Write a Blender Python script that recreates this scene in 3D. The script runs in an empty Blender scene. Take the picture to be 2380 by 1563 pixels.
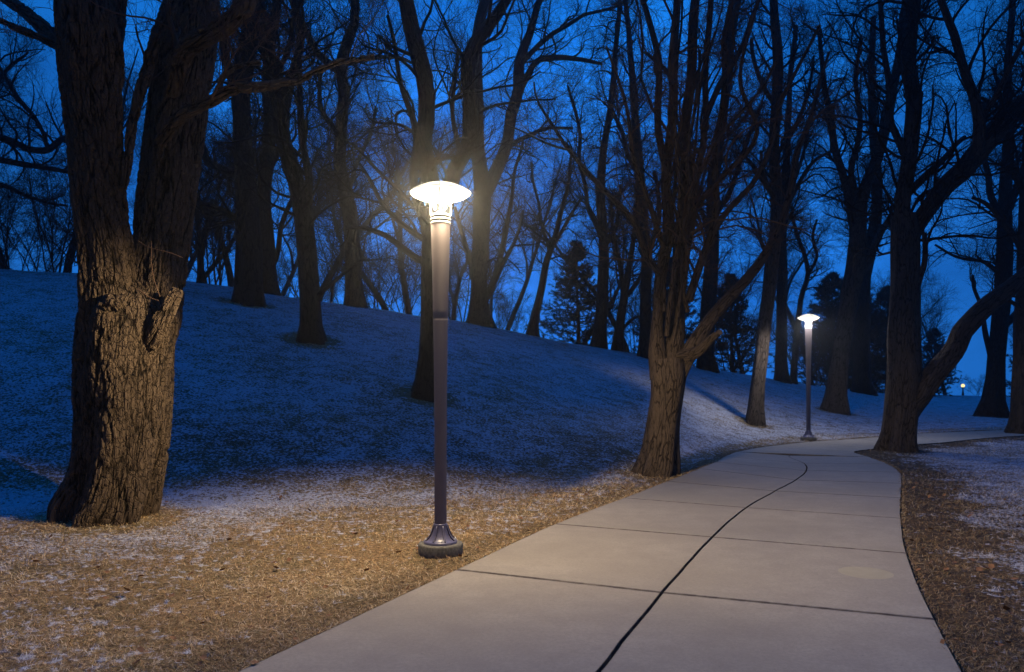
import bpy, math, random
import numpy as np
from mathutils import Vector
SEED = 11
rng = np.random.default_rng(SEED)
F, CX, HY, CAMH = 1820.0, 1190.0, 887.0, 1.7
PI = math.pi
S = bpy.context.scene
COL = S.collection

# ------------------------------------------------------------------ helpers
def P3(px, py, d):
    """point of the park at distance d (metres along +Y) seen in the given direction"""
    return np.array([(px - CX) / F * d, d, CAMH + (HY - py) / F * d])

def FL(px, py, z=0.0):
    d = F * (CAMH - z) / (py - HY)
    return np.array([(px - CX) / F * d, d])

def sstep(a, b, x):
    t = np.clip((x - a) / (b - a), 0, 1)
    return t * t * (3 - 2 * t)

def hash2(i, j, s):
    v = np.sin(i * 127.1 + j * 311.7 + s * 74.7) * 43758.5453
    return v - np.floor(v)

def vnoise(x, y, s=0):
    i, j = np.floor(x), np.floor(y)
    u, v = x - i, y - j
    u, v = u * u * (3 - 2 * u), v * v * (3 - 2 * v)
    return ((hash2(i, j, s) * (1 - u) + hash2(i + 1, j, s) * u) * (1 - v)
            + (hash2(i, j + 1, s) * (1 - u) + hash2(i + 1, j + 1, s) * u) * v)

def fnoise(x, y, s=0, o=3):
    t, a, n = 0, 1, 0
    for k in range(o):
        t = t + a * vnoise(x * 2 ** k, y * 2 ** k, s + k * 3); n += a; a *= .5
    return t / n

def tag(o, label=None, cat=None, group=None, kind=None):
    if label: o['label'] = label
    if cat: o['category'] = cat
    if group: o['group'] = group
    if kind: o['kind'] = kind
    return o

def empty(name, loc, label, cat, group=None):
    o = bpy.data.objects.new(name, None); COL.objects.link(o)
    o.location = loc; o.empty_display_size = .2
    return tag(o, label, cat, group)

def mk_obj(name, me, mat, parent=None):
    o = bpy.data.objects.new(name, me); COL.objects.link(o)
    if mat: me.materials.append(mat)
    if parent: o.parent = parent
    return o

def np_mesh(name, V, quads=None, tris=None, smooth=True, attrs=None):
    me = bpy.data.meshes.new(name)
    V = np.asarray(V, np.float32)
    fl, st, n = [], [], 0
    if quads is not None and len(quads):
        q = np.asarray(quads, np.int32); fl.append(q.ravel()); st.append(np.arange(len(q)) * 4); n = len(q) * 4
    if tris is not None and len(tris):
        t = np.asarray(tris, np.int32); fl.append(t.ravel()); st.append(n + np.arange(len(t)) * 3)
    fl = np.concatenate(fl).astype(np.int32); st = np.concatenate(st).astype(np.int32)
    me.vertices.add(len(V)); me.vertices.foreach_set('co', V.ravel())
    me.loops.add(len(fl)); me.loops.foreach_set('vertex_index', fl)
    me.polygons.add(len(st)); me.polygons.foreach_set('loop_start', st)
    me.polygons.foreach_set('use_smooth', np.full(len(st), smooth))
    for k, a in (attrs or {}).items():
        a = np.asarray(a, np.float32)
        if a.ndim == 1:
            me.attributes.new(k, 'FLOAT', 'POINT').data.foreach_set('value', a)
        else:
            me.attributes.new(k, 'FLOAT_VECTOR', 'POINT').data.foreach_set('vector', a.ravel())
    me.update(calc_edges=True); me.validate()
    return me

class MB:
    """collects vertices and quads of one mesh"""
    def __init__(s): s.V, s.Q, s.T, s.A, s.n = [], [], [], [], 0
    def add(s, V, Q, T=None, A=None):
        V = np.asarray(V, float)
        s.V.append(V)
        if Q is not None and len(Q): s.Q.append(np.asarray(Q, int) + s.n)
        if T is not None and len(T): s.T.append(np.asarray(T, int) + s.n)
        s.A.append(np.zeros((len(V), 3)) if A is None else A)
        s.n += len(V)
    def tubes(s, P, R, K=6, lobes=None, cap=False):
        """batch of B tubes: P (B,N,3), R (B,N)"""
        P = np.asarray(P, float); R = np.asarray(R, float)
        B, N = R.shape
        Tn = np.gradient(P, axis=1); Tn /= np.linalg.norm(Tn, axis=2, keepdims=True) + 1e-9
        mean = P[:, -1] - P[:, 0]
        ref = np.zeros((B, 3)); ref[np.arange(B), np.argmin(np.abs(mean), axis=1)] = 1
        ref = np.repeat(ref[:, None], N, 1)
        U = np.cross(Tn, ref); U /= np.linalg.norm(U, axis=2, keepdims=True) + 1e-9
        W = np.cross(Tn, U)
        th = np.arange(K) / K * 2 * PI
        RR = np.repeat(R[:, :, None], K, 2)
        if lobes is not None: RR = RR * lobes(np.broadcast_to(th, (B, N, K)), P)
        c, q = np.cos(th), np.sin(th)
        X = P[:, :, None] + RR[..., None] * (U[:, :, None] * c[None, None, :, None] + W[:, :, None] * q[None, None, :, None])
        L = np.concatenate([np.zeros((B, 1)), np.cumsum(np.linalg.norm(np.diff(P, axis=1), axis=2), 1)], 1)
        off = (np.arange(B) * 7.31)[:, None, None]
        A = np.stack([R[:, :, None] * c + off, R[:, :, None] * q + off * .7, np.repeat(L[:, :, None], K, 2)], -1)
        idx = np.arange(B * N * K).reshape(B, N, K)
        a = idx[:, :-1]; b = idx[:, 1:]
        Q = np.stack([a, np.roll(a, -1, 2), np.roll(b, -1, 2), b], -1).reshape(-1, 4)
        s.add(X.reshape(-1, 3), Q, None, A.reshape(-1, 3))
        if cap:
            for bi in range(B):
                c0 = P[bi, -1]; base = s.n
                s.add(np.vstack([X[bi, -1], c0[None]]), None, [(k, (k + 1) % K, K) for k in range(K)])
    def lathe(s, prof, K=48, z0=0):
        pr = np.asarray(prof, float); N = len(pr)
        th = np.arange(K) / K * 2 * PI
        X = np.stack([pr[:, :1] * np.cos(th), pr[:, :1] * np.sin(th), np.repeat(pr[:, 1:2] + z0, K, 1)], -1)
        idx = np.arange(N * K).reshape(N, K)
        a, b = idx[:-1], idx[1:]
        s.add(X.reshape(-1, 3), np.stack([a, np.roll(a, -1, 1), np.roll(b, -1, 1), b], -1).reshape(-1, 4))
    def build(s, name, mat, parent=None, smooth=True, origin=(0, 0, 0)):
        V = np.concatenate(s.V) - np.asarray(origin)
        me = np_mesh(name, V, np.concatenate(s.Q) if s.Q else None, np.concatenate(s.T) if s.T else None,
                     smooth, {'bark': np.concatenate(s.A)})
        return mk_obj(name, me, mat, parent)

# ------------------------------------------------------------------ materials
def new_mat(name):
    m = bpy.data.materials.new(name); m.use_nodes = True
    nt = m.node_tree
    b = nt.nodes['Principled BSDF']
    return m, nt, b
def N(nt, t, **kw):
    n = nt.nodes.new(t)
    for k, v in kw.items():
        if k.startswith('i_'):
            kk = k[2:]; n.inputs[int(kk) if kk.isdigit() else kk.replace('_', ' ')].default_value = v
        else: setattr(n, k, v)
    return n
def math_(nt, op, a, b=None, clamp=False):
    n = nt.nodes.new('ShaderNodeMath'); n.operation = op; n.use_clamp = clamp
    for i, v in enumerate((a, b)):
        if v is None: continue
        if isinstance(v, (int, float)): n.inputs[i].default_value = v
        else: nt.links.new(v, n.inputs[i])
    return n.outputs[0]
def maprange(nt, v, a, b, c=0., d=1., t='SMOOTHSTEP'):
    n = nt.nodes.new('ShaderNodeMapRange'); n.interpolation_type = t; n.clamp = True if t == 'LINEAR' else n.clamp
    nt.links.new(v, n.inputs[0])
    for i, x in enumerate((a, b, c, d)): n.inputs[i + 1].default_value = x
    return n.outputs[0]
def mixc(nt, f, a, b, blend='MIX'):
    n = nt.nodes.new('ShaderNodeMix'); n.data_type = 'RGBA'; n.blend_type = blend
    for i, v in ((0, f), (6, a), (7, b)):
        if isinstance(v, (int, float)): n.inputs[i].default_value = v
        elif isinstance(v, tuple): n.inputs[i].default_value = (*v, 1)
        else: nt.links.new(v, n.inputs[i])
    return n.outputs[2]
def noise(nt, vec, scale, detail=4., rough=.55, out=0):
    n = N(nt, 'ShaderNodeTexNoise'); n.inputs['Scale'].default_value = scale
    n.inputs['Detail'].default_value = detail; n.inputs['Roughness'].default_value = rough
    nt.links.new(vec, n.inputs['Vector']); return n.outputs[out]
def vscale(nt, vec, s):
    n = nt.nodes.new('ShaderNodeVectorMath'); n.operation = 'MULTIPLY'; nt.links.new(vec, n.inputs[0]); n.inputs[1].default_value = s
    return n.outputs[0]
def bump(nt, h, strength, dist, prev=None):
    n = N(nt, 'ShaderNodeBump'); n.inputs['Strength'].default_value = strength; n.inputs['Distance'].default_value = dist
    nt.links.new(h, n.inputs['Height'])
    if prev is not None: nt.links.new(prev, n.inputs['Normal'])
    return n.outputs[0]

def bark_mat(name, dark, light, plate=9., deep=.03, disp=False, zs=.17):
    m, nt, b = new_mat(name)
    at = N(nt, 'ShaderNodeAttribute', attribute_name='bark').outputs['Vector']
    st = vscale(nt, at, (1, 1, zs))
    wob = nt.nodes.new('ShaderNodeVectorMath'); wob.operation = 'MULTIPLY_ADD'
    nt.links.new(noise(nt, st, 5., 3., out=1), wob.inputs[0]); wob.inputs[1].default_value = (.22, .22, .1); nt.links.new(st, wob.inputs[2])
    vor = N(nt, 'ShaderNodeTexVoronoi', feature='DISTANCE_TO_EDGE'); vor.inputs['Scale'].default_value = plate
    nt.links.new(wob.outputs[0], vor.inputs['Vector'])
    vor2 = N(nt, 'ShaderNodeTexVoronoi', feature='DISTANCE_TO_EDGE'); vor2.inputs['Scale'].default_value = plate * 2.3
    nt.links.new(wob.outputs[0], vor2.inputs['Vector'])
    crk = N(nt, 'ShaderNodeTexVoronoi', feature='DISTANCE_TO_EDGE'); crk.inputs['Scale'].default_value = plate * 1.9
    wb2 = nt.nodes.new('ShaderNodeVectorMath'); wb2.operation = 'MULTIPLY_ADD'
    nt.links.new(noise(nt, at, 9., 3., out=1), wb2.inputs[0]); wb2.inputs[1].default_value = (.08, .08, .08); nt.links.new(vscale(nt, at, (1, 1, .5)), wb2.inputs[2])
    nt.links.new(wb2.outputs[0], crk.inputs['Vector'])
    fine = math_(nt, 'ADD', math_(nt, 'MULTIPLY', noise(nt, vscale(nt, at, (1, 1, .4)), 45., 5., .65), .7), math_(nt, 'MULTIPLY', maprange(nt, crk.outputs[0], 0, .10), .45))
    plates = maprange(nt, vor.outputs[0], 0, .13)
    brk = maprange(nt, noise(nt, vscale(nt, at, (1, 1, .35)), 6., 3.), .3, .5)
    plates = math_(nt, 'SUBTRACT', 1., math_(nt, 'MULTIPLY', math_(nt, 'SUBTRACT', 1., plates), brk))
    plates2 = maprange(nt, vor2.outputs[0], 0, .2)
    h = math_(nt, 'ADD', math_(nt, 'ADD', plates, math_(nt, 'MULTIPLY', plates2, .6)), math_(nt, 'MULTIPLY', fine, .6))
    blot = noise(nt, at, 2.2, 4.)
    c = mixc(nt, maprange(nt, h, .45, 1.85), dark, light)
    c = mixc(nt, maprange(nt, blot, .35, .75, 0, .5), c, tuple(x * .55 for x in light))
    nt.links.new(c, b.inputs['Base Color']); b.inputs['Roughness'].default_value = .9
    b.inputs['Specular IOR Level'].default_value = .15
    if disp:
        nt.links.new(bump(nt, fine, 1., .02), b.inputs['Normal'])
        d = N(nt, 'ShaderNodeDisplacement'); d.inputs['Scale'].default_value = deep; d.inputs['Midlevel'].default_value = 1.
        nt.links.new(h, d.inputs['Height']); nt.links.new(d.outputs[0], nt.nodes['Material Output'].inputs['Displacement'])
        m.displacement_method = 'BOTH'
    else:
        nt.links.new(bump(nt, h, .9, deep), b.inputs['Normal'])
    return m

M_BARK_BIG = bark_mat('furrowed_bark', (.008, .006, .004), (.125, .088, .058), 9.5, .022, True)
M_BARK_B = bark_mat('grey_brown_bark', (.014, .010, .008), (.105, .076, .057), 15., .018)
M_BARK = bark_mat('dark_bark', (.012, .010, .008), (.05, .038, .03), 12., .02)
def plain(name, col, rough=.8, spec=.2, metal=0., nz=None):
    m, nt, b = new_mat(name)
    if nz:
        tc = N(nt, 'ShaderNodeTexCoord').outputs['Object']
        n_ = noise(nt, tc, nz, 5.)
        c = mixc(nt, maprange(nt, n_, .3, .7), tuple(x * .7 for x in col), tuple(min(1, x * 1.2) for x in col))
        nt.links.new(c, b.inputs['Base Color'])
        nt.links.new(bump(nt, n_, .3, .004), b.inputs['Normal'])
    else: b.inputs['Base Color'].default_value = (*col, 1)
    b.inputs['Roughness'].default_value = rough; b.inputs['Specular IOR Level'].default_value = spec
    b.inputs['Metallic'].default_value = metal
    return m
M_BARK_C = bark_mat('grey_bark', (.016, .012, .010), (.095, .074, .06), 14., .018)  # even grey bark of the leaning, slim and rough trees
M_TWIG = plain('twig_bark', (.028, .02, .014), .9, .1)
M_TWIG_B = plain('brown_twig_bark', (.11, .066, .044), .9, .1)
M_NEEDLE = plain('evergreen_needles', (.012, .026, .016), .8, .2)
M_POLE = plain('taupe_post_paint', (.17, .142, .148), .6, .3)
M_BASEMETAL = plain('cast_base_paint', (.13, .12, .17), .35, .6)
M_RING = plain('ring_metal', (.5, .49, .46), .35, .5, .3)
M_DARKGAP = plain('louvre_gap', (.02, .02, .02), .6, .3)
M_RIB = plain('rib_metal', (.30, .29, .27), .5, .3)
M_CONC = plain('footing_concrete', (.16, .15, .12), .95, .1, 0., 40.)
M_STEEL = plain('dark_steel', (.05, .05, .06), .5, .4)

def emit_mat(name, col, st):
    m = bpy.data.materials.new(name); m.use_nodes = True; nt = m.node_tree
    nt.nodes.clear(); e = N(nt, 'ShaderNodeEmission'); e.inputs[0].default_value = (*col, 1); e.inputs[1].default_value = st
    o = N(nt, 'ShaderNodeOutputMaterial'); nt.links.new(e.outputs[0], o.inputs[0]); return m
M_GLOW = emit_mat('lit_diffuser', (1., .93, .80), 1.5)
M_GLOBE = emit_mat('lit_globe', (1., .82, .36), 1.4)
def glass_mat(name, tr, glow):
    m = bpy.data.materials.new(name); m.use_nodes = True; nt = m.node_tree; nt.nodes.clear()
    t = N(nt, 'ShaderNodeBsdfTransparent'); g = N(nt, 'ShaderNodeBsdfGlossy'); g.inputs['Roughness'].default_value = .08
    e = N(nt, 'ShaderNodeEmission'); e.inputs[0].default_value = (1., .93, .8, 1); e.inputs[1].default_value = glow
    m1 = N(nt, 'ShaderNodeMixShader'); m1.inputs[0].default_value = .08
    nt.links.new(t.outputs[0], m1.inputs[1]); nt.links.new(g.outputs[0], m1.inputs[2])
    m2 = N(nt, 'ShaderNodeMixShader'); m2.inputs[0].default_value = 1 - tr
    nt.links.new(m1.outputs[0], m2.inputs[1]); nt.links.new(e.outputs[0], m2.inputs[2])
    o = N(nt, 'ShaderNodeOutputMaterial'); nt.links.new(m2.outputs[0], o.inputs[0]); return m
M_BOWL = glass_mat('frosted_bowl', .5, 3.2)
M_DOME = glass_mat('opal_dome', .5, 1.3)
M_CLEAR = glass_mat('clear_cylinder', .93, 1.5)

# concrete of the path
def path_material():
    m, nt, b = new_mat('path_concrete')
    pos = N(nt, 'ShaderNodeNewGeometry').outputs['Position']
    big = noise(nt, pos, .55, 4.); mid = noise(nt, pos, 3.5, 5., .6); fin = noise(nt, pos, 120., 4., .7); gr = noise(nt, pos, 42., 3., .7)
    spk = noise(nt, pos, 34., 2., .5)
    c = mixc(nt, maprange(nt, big, .3, .7), (.262, .232, .172), (.352, .314, .236))
    c = mixc(nt, maprange(nt, mid, .35, .7, 0, .45), c, (.22, .19, .148))
    c = mixc(nt, maprange(nt, fin, .35, .65, 0, .2), c, (.46, .41, .33))
    c = mixc(nt, maprange(nt, gr, .3, .7, 0, .42), c, (.20, .17, .13))
    c = mixc(nt, maprange(nt, spk, .72, .78, 0, .5), c, (.12, .10, .085))
    at = N(nt, 'ShaderNodeAttribute', attribute_name='edge').outputs['Fac']
    en = math_(nt, 'MULTIPLY', at, maprange(nt, noise(nt, pos, 9., 4.), .3, .65, .45, 1.))
    tn = N(nt, 'ShaderNodeAttribute', attribute_name='tone').outputs['Fac']
    c = mixc(nt, math_(nt, 'MULTIPLY', tn, .16), c, (.24, .20, .17))
    c = mixc(nt, en, c, (.075, .06, .05))
    nt.links.new(c, b.inputs['Base Color']); b.inputs['Roughness'].default_value = .88
    b.inputs['Specular IOR Level'].default_value = .2
    bb = bump(nt, fin, .35, .003); bb = bump(nt, mid, .15, .01, bb)
    nt.links.new(bb, b.inputs['Normal'])
    return m
M_PATH = path_material()
M_JOINT = plain('joint_filler', (.022, .02, .018), .95, .1)

def snow_mask(nt, pos):
    cov = N(nt, 'ShaderNodeAttribute', attribute_name='snow').outputs['Fac']
    sp = vscale(nt, pos, (1, 1.15, .4))
    n1a = noise(nt, sp, 9.5, 4., .6); n1b = noise(nt, sp, 20., 4., .65)
    n1 = N(nt, 'ShaderNodeMix'); nt.links.new(maprange(nt, cov, .38, .6), n1.inputs[0]); nt.links.new(n1a, n1.inputs[2]); nt.links.new(n1b, n1.inputs[3]); n1 = n1.outputs[0]
    n2 = noise(nt, sp, 2.6, 3.)
    n = math_(nt, 'ADD', math_(nt, 'MULTIPLY', n1, .76), math_(nt, 'MULTIPLY', n2, .24))
    # noise is about .35 .. .65
    thr = math_(nt, 'SUBTRACT', .655, math_(nt, 'MULTIPLY', cov, .27))
    return maprange(nt, math_(nt, 'SUBTRACT', n, thr), -.02, .06), cov
def ground_material():
    m, nt, b = new_mat('winter_turf')
    pos = N(nt, 'ShaderNodeNewGeometry').outputs['Position']
    msk, cov = snow_mask(nt, pos)
    g1 = noise(nt, pos, 22., 5., .7); g2 = noise(nt, pos, .9, 3.)
    c = mixc(nt, maprange(nt, g1, .3, .7), (.08, .05, .024), (.40, .27, .13))
    c = mixc(nt, maprange(nt, g2, .4, .65, 0, .4), c, (.11, .10, .045))
    dirt = N(nt, 'ShaderNodeAttribute', attribute_name='dirt').outputs['Fac']
    c = mixc(nt, dirt, c, (.05, .035, .024))
    c = mixc(nt, math_(nt, 'MULTIPLY', msk, .82), c, (.60, .62, .66))
    nt.links.new(c, b.inputs['Base Color']); b.inputs['Roughness'].default_value = .95
    b.inputs['Specular IOR Level'].default_value = .1
    h = math_(nt, 'ADD', g1, math_(nt, 'MULTIPLY', msk, .3))
    nt.links.new(bump(nt, h, .8, .05), b.inputs['Normal'])
    return m
def blade_material():
    m, nt, b = new_mat('dry_grass')
    pos = N(nt, 'ShaderNodeNewGeometry').outputs['Position']
    msk, cov = snow_mask(nt, pos)
    t = N(nt, 'ShaderNodeAttribute', attribute_name='tint').outputs['Fac']
    r = N(nt, 'ShaderNodeValToRGB'); nt.links.new(t, r.inputs[0])
    e = r.color_ramp.elements
    e[0].position = 0; e[0].color = (.10, .055, .022, 1); e[1].position = 1; e[1].color = (.80, .66, .42, 1)
    for p, cc in ((.3, (.34, .185, .07)), (.55, (.66, .42, .19)), (.68, (.30, .25, .095)), (.85, (.74, .54, .30))):
        x = e.new(p); x.color = (*cc, 1)
    dirt = N(nt, 'ShaderNodeAttribute', attribute_name='dirt').outputs['Fac']
    c = mixc(nt, math_(nt, 'MULTIPLY', dirt, .62), r.outputs[0], (.07, .042, .022))
    c = mixc(nt, math_(nt, 'MULTIPLY', msk, .9), c, (.62, .63, .66))
    nt.links.new(c, b.inputs['Base Color']); b.inputs['Roughness'].default_value = .8
    b.inputs['Specular IOR Level'].default_value = .15
    return m
M_GROUND = ground_material(); M_BLADE = blade_material()

# ------------------------------------------------------------------ path outline (world, metres)
J = [  # left edge, centre joint, right edge of every cross joint
    ((1060, 1328), (1540, 1382), (2175, 1445)), ((1290, 1221), (1655, 1252), (2108, 1290)),
    ((1450, 1160), (1735, 1183), (2095, 1208)), ((1550, 1121), (1802, 1144), (2095, 1160)),
    ((1625, 1091), (1850, 1118), (2096, 1126)), ((1662, 1076), (1874, 1096), (2092, 1100)),
    ((1685, 1063), (1868, 1079), (2062, 1080)), ((1715, 1052), (1835, 1061), (2018, 1064)),
    ((1775, 1041), (1900, 1047), (1985, 1052)), ((1880, 1029), (1975, 1036), (2030, 1045)),
    ((2000, 1021), (2050, 1029), (2085, 1037)), ((2130, 1010), (2150, 1021), (2180, 1031)),
    ((2260, 1004), (2280, 1012), (2300, 1019)), ((2400, 999), (2410, 1006), (2420, 1012)),
    ((2620, 992), (2630, 998), (2640, 1004)), ((2900, 985), (2910, 990), (2920, 996))]
SEC = [np.array([FL(*p) for p in s]) for s in J]
d01 = SEC[0] - SEC[1]
pre = []
for k in (4, 3, 2, 1):
    base = SEC[0].copy()
    o = np.array([[-1.32, -1.85], [-.93, -2.15], [-.55, -2.4]]) * k + np.array([[.0, 0], [-.02, 0], [-.11, 0]]) * k * k * 0
    pre.append(base + o)
# right edge keeps the photograph's line towards the camera
rb = FL(2240, 1563)
dirR = (rb - SEC[0][2]); 
for i, k in enumerate((4, 3, 2, 1)):
    pre[i][2] = SEC[0][2] + np.array([dirR[0] / abs(dirR[1]), -1]) * 3.4 * k
lb = FL(560, 1563); dirL = lb - SEC[0][0]
for i, k in enumerate((4, 3, 2, 1)):
    pre[i][0] = SEC[0][0] + np.array([dirL[0] / abs(dirL[1]), -1]) * 3.0 * k
cb = FL(1395, 1563); dirC = cb - SEC[0][1]
for i, k in enumerate((4, 3, 2, 1)):
    pre[i][1] = SEC[0][1] + np.array([dirC[0] / abs(dirC[1]), -1]) * 3.1 * k
NPRE = 4
SEC = np.array(pre + SEC)            # (n,3,2)
def catmull(A, m):
    A = np.asarray(A, float); out = []
    E = np.concatenate([2 * A[:1] - A[1:2], A, 2 * A[-1:] - A[-2:-1]])
    for i in range(len(A) - 1):
        p0, p1, p2, p3 = E[i:i + 4]
        for t in np.arange(m) / m:
            out.append(.5 * ((2 * p1) + (-p0 + p2) * t + (2 * p0 - 5 * p1 + 4 * p2 - p3) * t * t + (-p0 + 3 * p1 - 3 * p2 + p3) * t ** 3))
    out.append(A[-1]); return np.array(out)
MS = 10
RIB = catmull(SEC, MS)
RIB[:, 1, 0] += (vnoise(np.arange(len(RIB)) * .8, np.arange(len(RIB)) * 0., 88) - .5) * .014 
RIB[:, 2, 0] += (vnoise(np.arange(len(RIB)) * .45, np.arange(len(RIB)) * 0., 89) - .5) * .008
#              # ((n-1)*MS+1, 3, 2)
EDGE_L, EDGE_R = RIB[:, 0], RIB[:, 2]
POLY = np.concatenate([EDGE_L, EDGE_R[::-1]])
def in_poly(x, y, poly=POLY):
    r = np.zeros(x.shape, bool); n = len(poly); j = n - 1
    for i in range(n):
        xi, yi = poly[i]; xj, yj = poly[j]
        if yi != yj:
            c = ((yi > y) != (yj > y)) & (x < (xj - xi) * (y - yi) / (yj - yi) + xi)
            r ^= c
        j = i
    return r
def dist_line(x, y, line):
    d = np.full(x.shape, 1e9)
    for a, b in zip(line[:-1], line[1:]):
        ab = b - a; L = ab @ ab + 1e-12
        t = np.clip(((x - a[0]) * ab[0] + (y - a[1]) * ab[1]) / L, 0, 1)
        d = np.minimum(d, np.hypot(x - a[0] - t * ab[0], y - a[1] - t * ab[1]))
    return d

# ------------------------------------------------------------------ terrain height
KX = np.array([-600, 0, 400, 1000, 1400, 1550, 1650, 1750, 1880, 2060, 2140, 2260, 2380, 2700, 3000.])
KD0 = np.array([10.5, 10.6, 10.8, 11.3, 13.4, 15.2, 18.0, 20.9, 23.2, 24.9, 26.6, 27.6, 29.0, 33, 36])
SX = np.array([-600, 0, 190, 430, 540, 700, 850, 1000, 1140, 1280, 1400, 1510, 1600, 1740, 1830, 1960, 2060, 2150, 2300, 2380, 2700, 3000.])
SY = np.array([615, 626, 634, 655, 668, 695, 715, 740, 760, 790, 810, 832, 850, 872, 888, 905, 916, 917, 921, 926, 925, 925.])
D1X = np.array([-600, 0, 500, 1000, 1500, 1750, 1900, 2060, 2200, 3000.])
D1 = np.array([26, 27, 30, 33, 38, 42, 46, 52, 60, 62.])
def prof(s):
    s = np.clip(s, 0, 1); return 1 - (1 - s ** 1.18) ** 1.55
cols = np.linspace(-600, 3000, 240)
H1 = np.zeros_like(cols)
for i, c in enumerate(cols):
    d0, d1 = np.interp(c, KX, KD0), np.interp(c, D1X, D1)
    tgt = (HY - np.interp(c, SX, SY)) / F
    dd = np.linspace(d0, d1, 200); p = prof((dd - d0) / (d1 - d0))
    lo, hi = 0., 12.
    for _ in range(40):
        h = (lo + hi) / 2
        if ((h * p - CAMH) / dd).max() > tgt: hi = h
        else: lo = h
    H1[i] = h
k = np.exp(-np.linspace(-2, 2, 9) ** 2); k /= k.sum()
H1 = np.convolve(np.pad(H1, 4, 'edge'), k, 'valid')
def height(x, y):
    x = np.asarray(x, float); y = np.asarray(y, float)
    px = np.clip(CX + F * x / np.maximum(y, 5), -600, 3000)
    d0 = np.interp(px, KX, KD0); d1 = np.interp(px, D1X, D1); h1 = np.interp(px, cols, H1)
    z = h1 * prof((y - d0) / (d1 - d0))
    over = np.maximum(y - d1, 0)
    z = z - np.minimum(.012 * over ** 1.6, 4 + .10 * over)
    z = z + (fnoise(x * .45, y * .45, 5) - .5) * .16 * sstep(d0 - .5, d0 + 4, y)
    return z
GD_CACHE = {}
def ground_z(x, y): return float(height(x, y))
def hit(px, py):
    """ground point seen in that direction"""
    d = np.arange(4, 120, .02)
    x = (px - CX) / F * d; z = CAMH + (HY - py) / F * d
    below = np.where(z <= height(x, d))[0]
    if len(below) == 0: 
        g = (height(x, d) - z); i = int(np.argmax(g[d < 80])); return d[i]
    return d[below[0]]

def spaced(lo, a, b, hi, st, g):
    c = [a]; s = st
    mid = list(np.arange(a, b, st))
    up = [b]; s = st
    while up[-1] < hi: s *= g; up.append(up[-1] + s)
    dn = []; s = st; v = a
    while v > lo: s *= g; v -= s; dn.append(v)
    return np.array(dn[::-1] + mid + up)
gx = spaced(-200, -8, 16, 260, .13, 1.045); gy = spaced(-40, 3.5, 30, 300, .13, 1.05)
X, Y = np.meshgrid(gx, gy)
Z = height(X, Y)
near = (X > -12) & (X < 24) & (Y < 34)
inp = np.zeros_like(near); inp[near] = in_poly(X[near], Y[near])
dl = np.full(X.shape, 9.); dr = np.full(X.shape, 9.)
dl[near] = dist_line(X[near], Y[near], EDGE_L); dr[near] = dist_line(X[near], Y[near], EDGE_R)
dE = np.minimum(dl, dr)
rough = (fnoise(X * 2.2, Y * 2.2, 1) - .5) * .05 + (fnoise(X * 7, Y * 7, 2) - .5) * .02
rough *= sstep(.05, .5, dE)
Z = Z + np.where(inp, -.02, rough - .008)
right = (~inp) & (dr < dl)
Z = Z - np.where(right, .001 * (1 - sstep(.1, .6, dE)), 0)
BASES = [(FL(245, 1205), .62), (np.array([2.65, 14.3]), .36), (np.array([9.55, 19.4]), .45)] + [
    (np.array([(px - CX) / F * hit(px, py), hit(px, py)]), r_) for px, py, r_ in ((575, 705, .5), (624, 672, .4), (725, 790, .45), (825, 703, .4), (990, 920, .4), (1112, 752, .5), (1752, 985, .3), (1942, 957, .45), (2305, 970, .5))]
def base_ring(x, y):
    k_ = np.ones(np.shape(x))
    for p, r_ in BASES: k_ = k_ * (.25 + .75 * sstep(r_ * .9, r_ * 1.9 + .15, np.hypot(x - p[0], y - p[1])))
    return k_
def snow_cover(x, y, de, isright):
    px = CX + F * x / np.maximum(y, 3)
    d0 = np.interp(px, KX, KD0)
    n = fnoise(x * .5, y * .5, 9)
    n2 = fnoise(x * 1.4, y * 1.4, 19)
    left = .23 * sstep(-.3, -3.6, x + .22 * (y - 5)) + .28 * (n - .35) + .20 * sstep(6, 10, y) + .14
    left = left + .20 * np.exp(-((y - (d0 + .0)) / .75) ** 2)
    foot = .50 + .2 * (n - .5)
    c = np.where(y < d0 + .6, left, foot)
    hill = .63 + .26 * (n - .5) + .16 * (n2 - .5)
    c = c + (hill - c) * sstep(d0 + .8, d0 + 3.0, y)
    c = c + .10 * sstep(d0 + 2, d0 + 12, y) 
    c = np.where((px > 1500) & (y > d0), np.maximum(c, .38 + .36 * sstep(.2, 1.3, y - d0)), c)
    c = c * sstep(.0, .45, de + .35 * (n2 - .5)) ** .7
    r = (.53 + .3 * (n - .5)) * sstep(.2, 1.25, de + 1.6 * (n2 - .5)) + .07
    r = r + .1 * sstep(10, 16, y)
    c = np.where(isright, r, c) * base_ring(x, y)
    return np.clip(c, 0, 1)
def dirt_cover(x, y, de, isright):
    px = CX + F * x / np.maximum(y, 3); d0 = np.interp(px, KX, KD0)
    n2 = fnoise(x * 1.1, y * 1.1, 29)
    a = np.where(isright, .85 - .45 * sstep(.6, 2.5, de), 0) 
    a = np.maximum(a, .42 * sstep(.9, .1, de))
    a = np.maximum(a, .75 * sstep(1500, 1650, px) * sstep(.7, .1, de))
    a = np.maximum(a, .4 * sstep(d0 + .4, d0 + 1.2, y) * sstep(d0 + 6, d0 + 2, y))
    return np.clip(a + .5 * (n2 - .5), 0, 1) * (a > .01)
SN = snow_cover(X, Y, dE, right); DT = dirt_cover(X, Y, dE, right)
ny, nx = X.shape
idx = np.arange(nx * ny).reshape(ny, nx)
Qd = np.stack([idx[:-1, :-1], idx[:-1, 1:], idx[1:, 1:], idx[1:, :-1]], -1).reshape(-1, 4)
me = np_mesh('ground', np.stack([X, Y, Z], -1).reshape(-1, 3), Qd, attrs={'snow': SN.ravel(), 'dirt': DT.ravel()})
tag(mk_obj('ground', me, M_GROUND), kind='structure')

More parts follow.
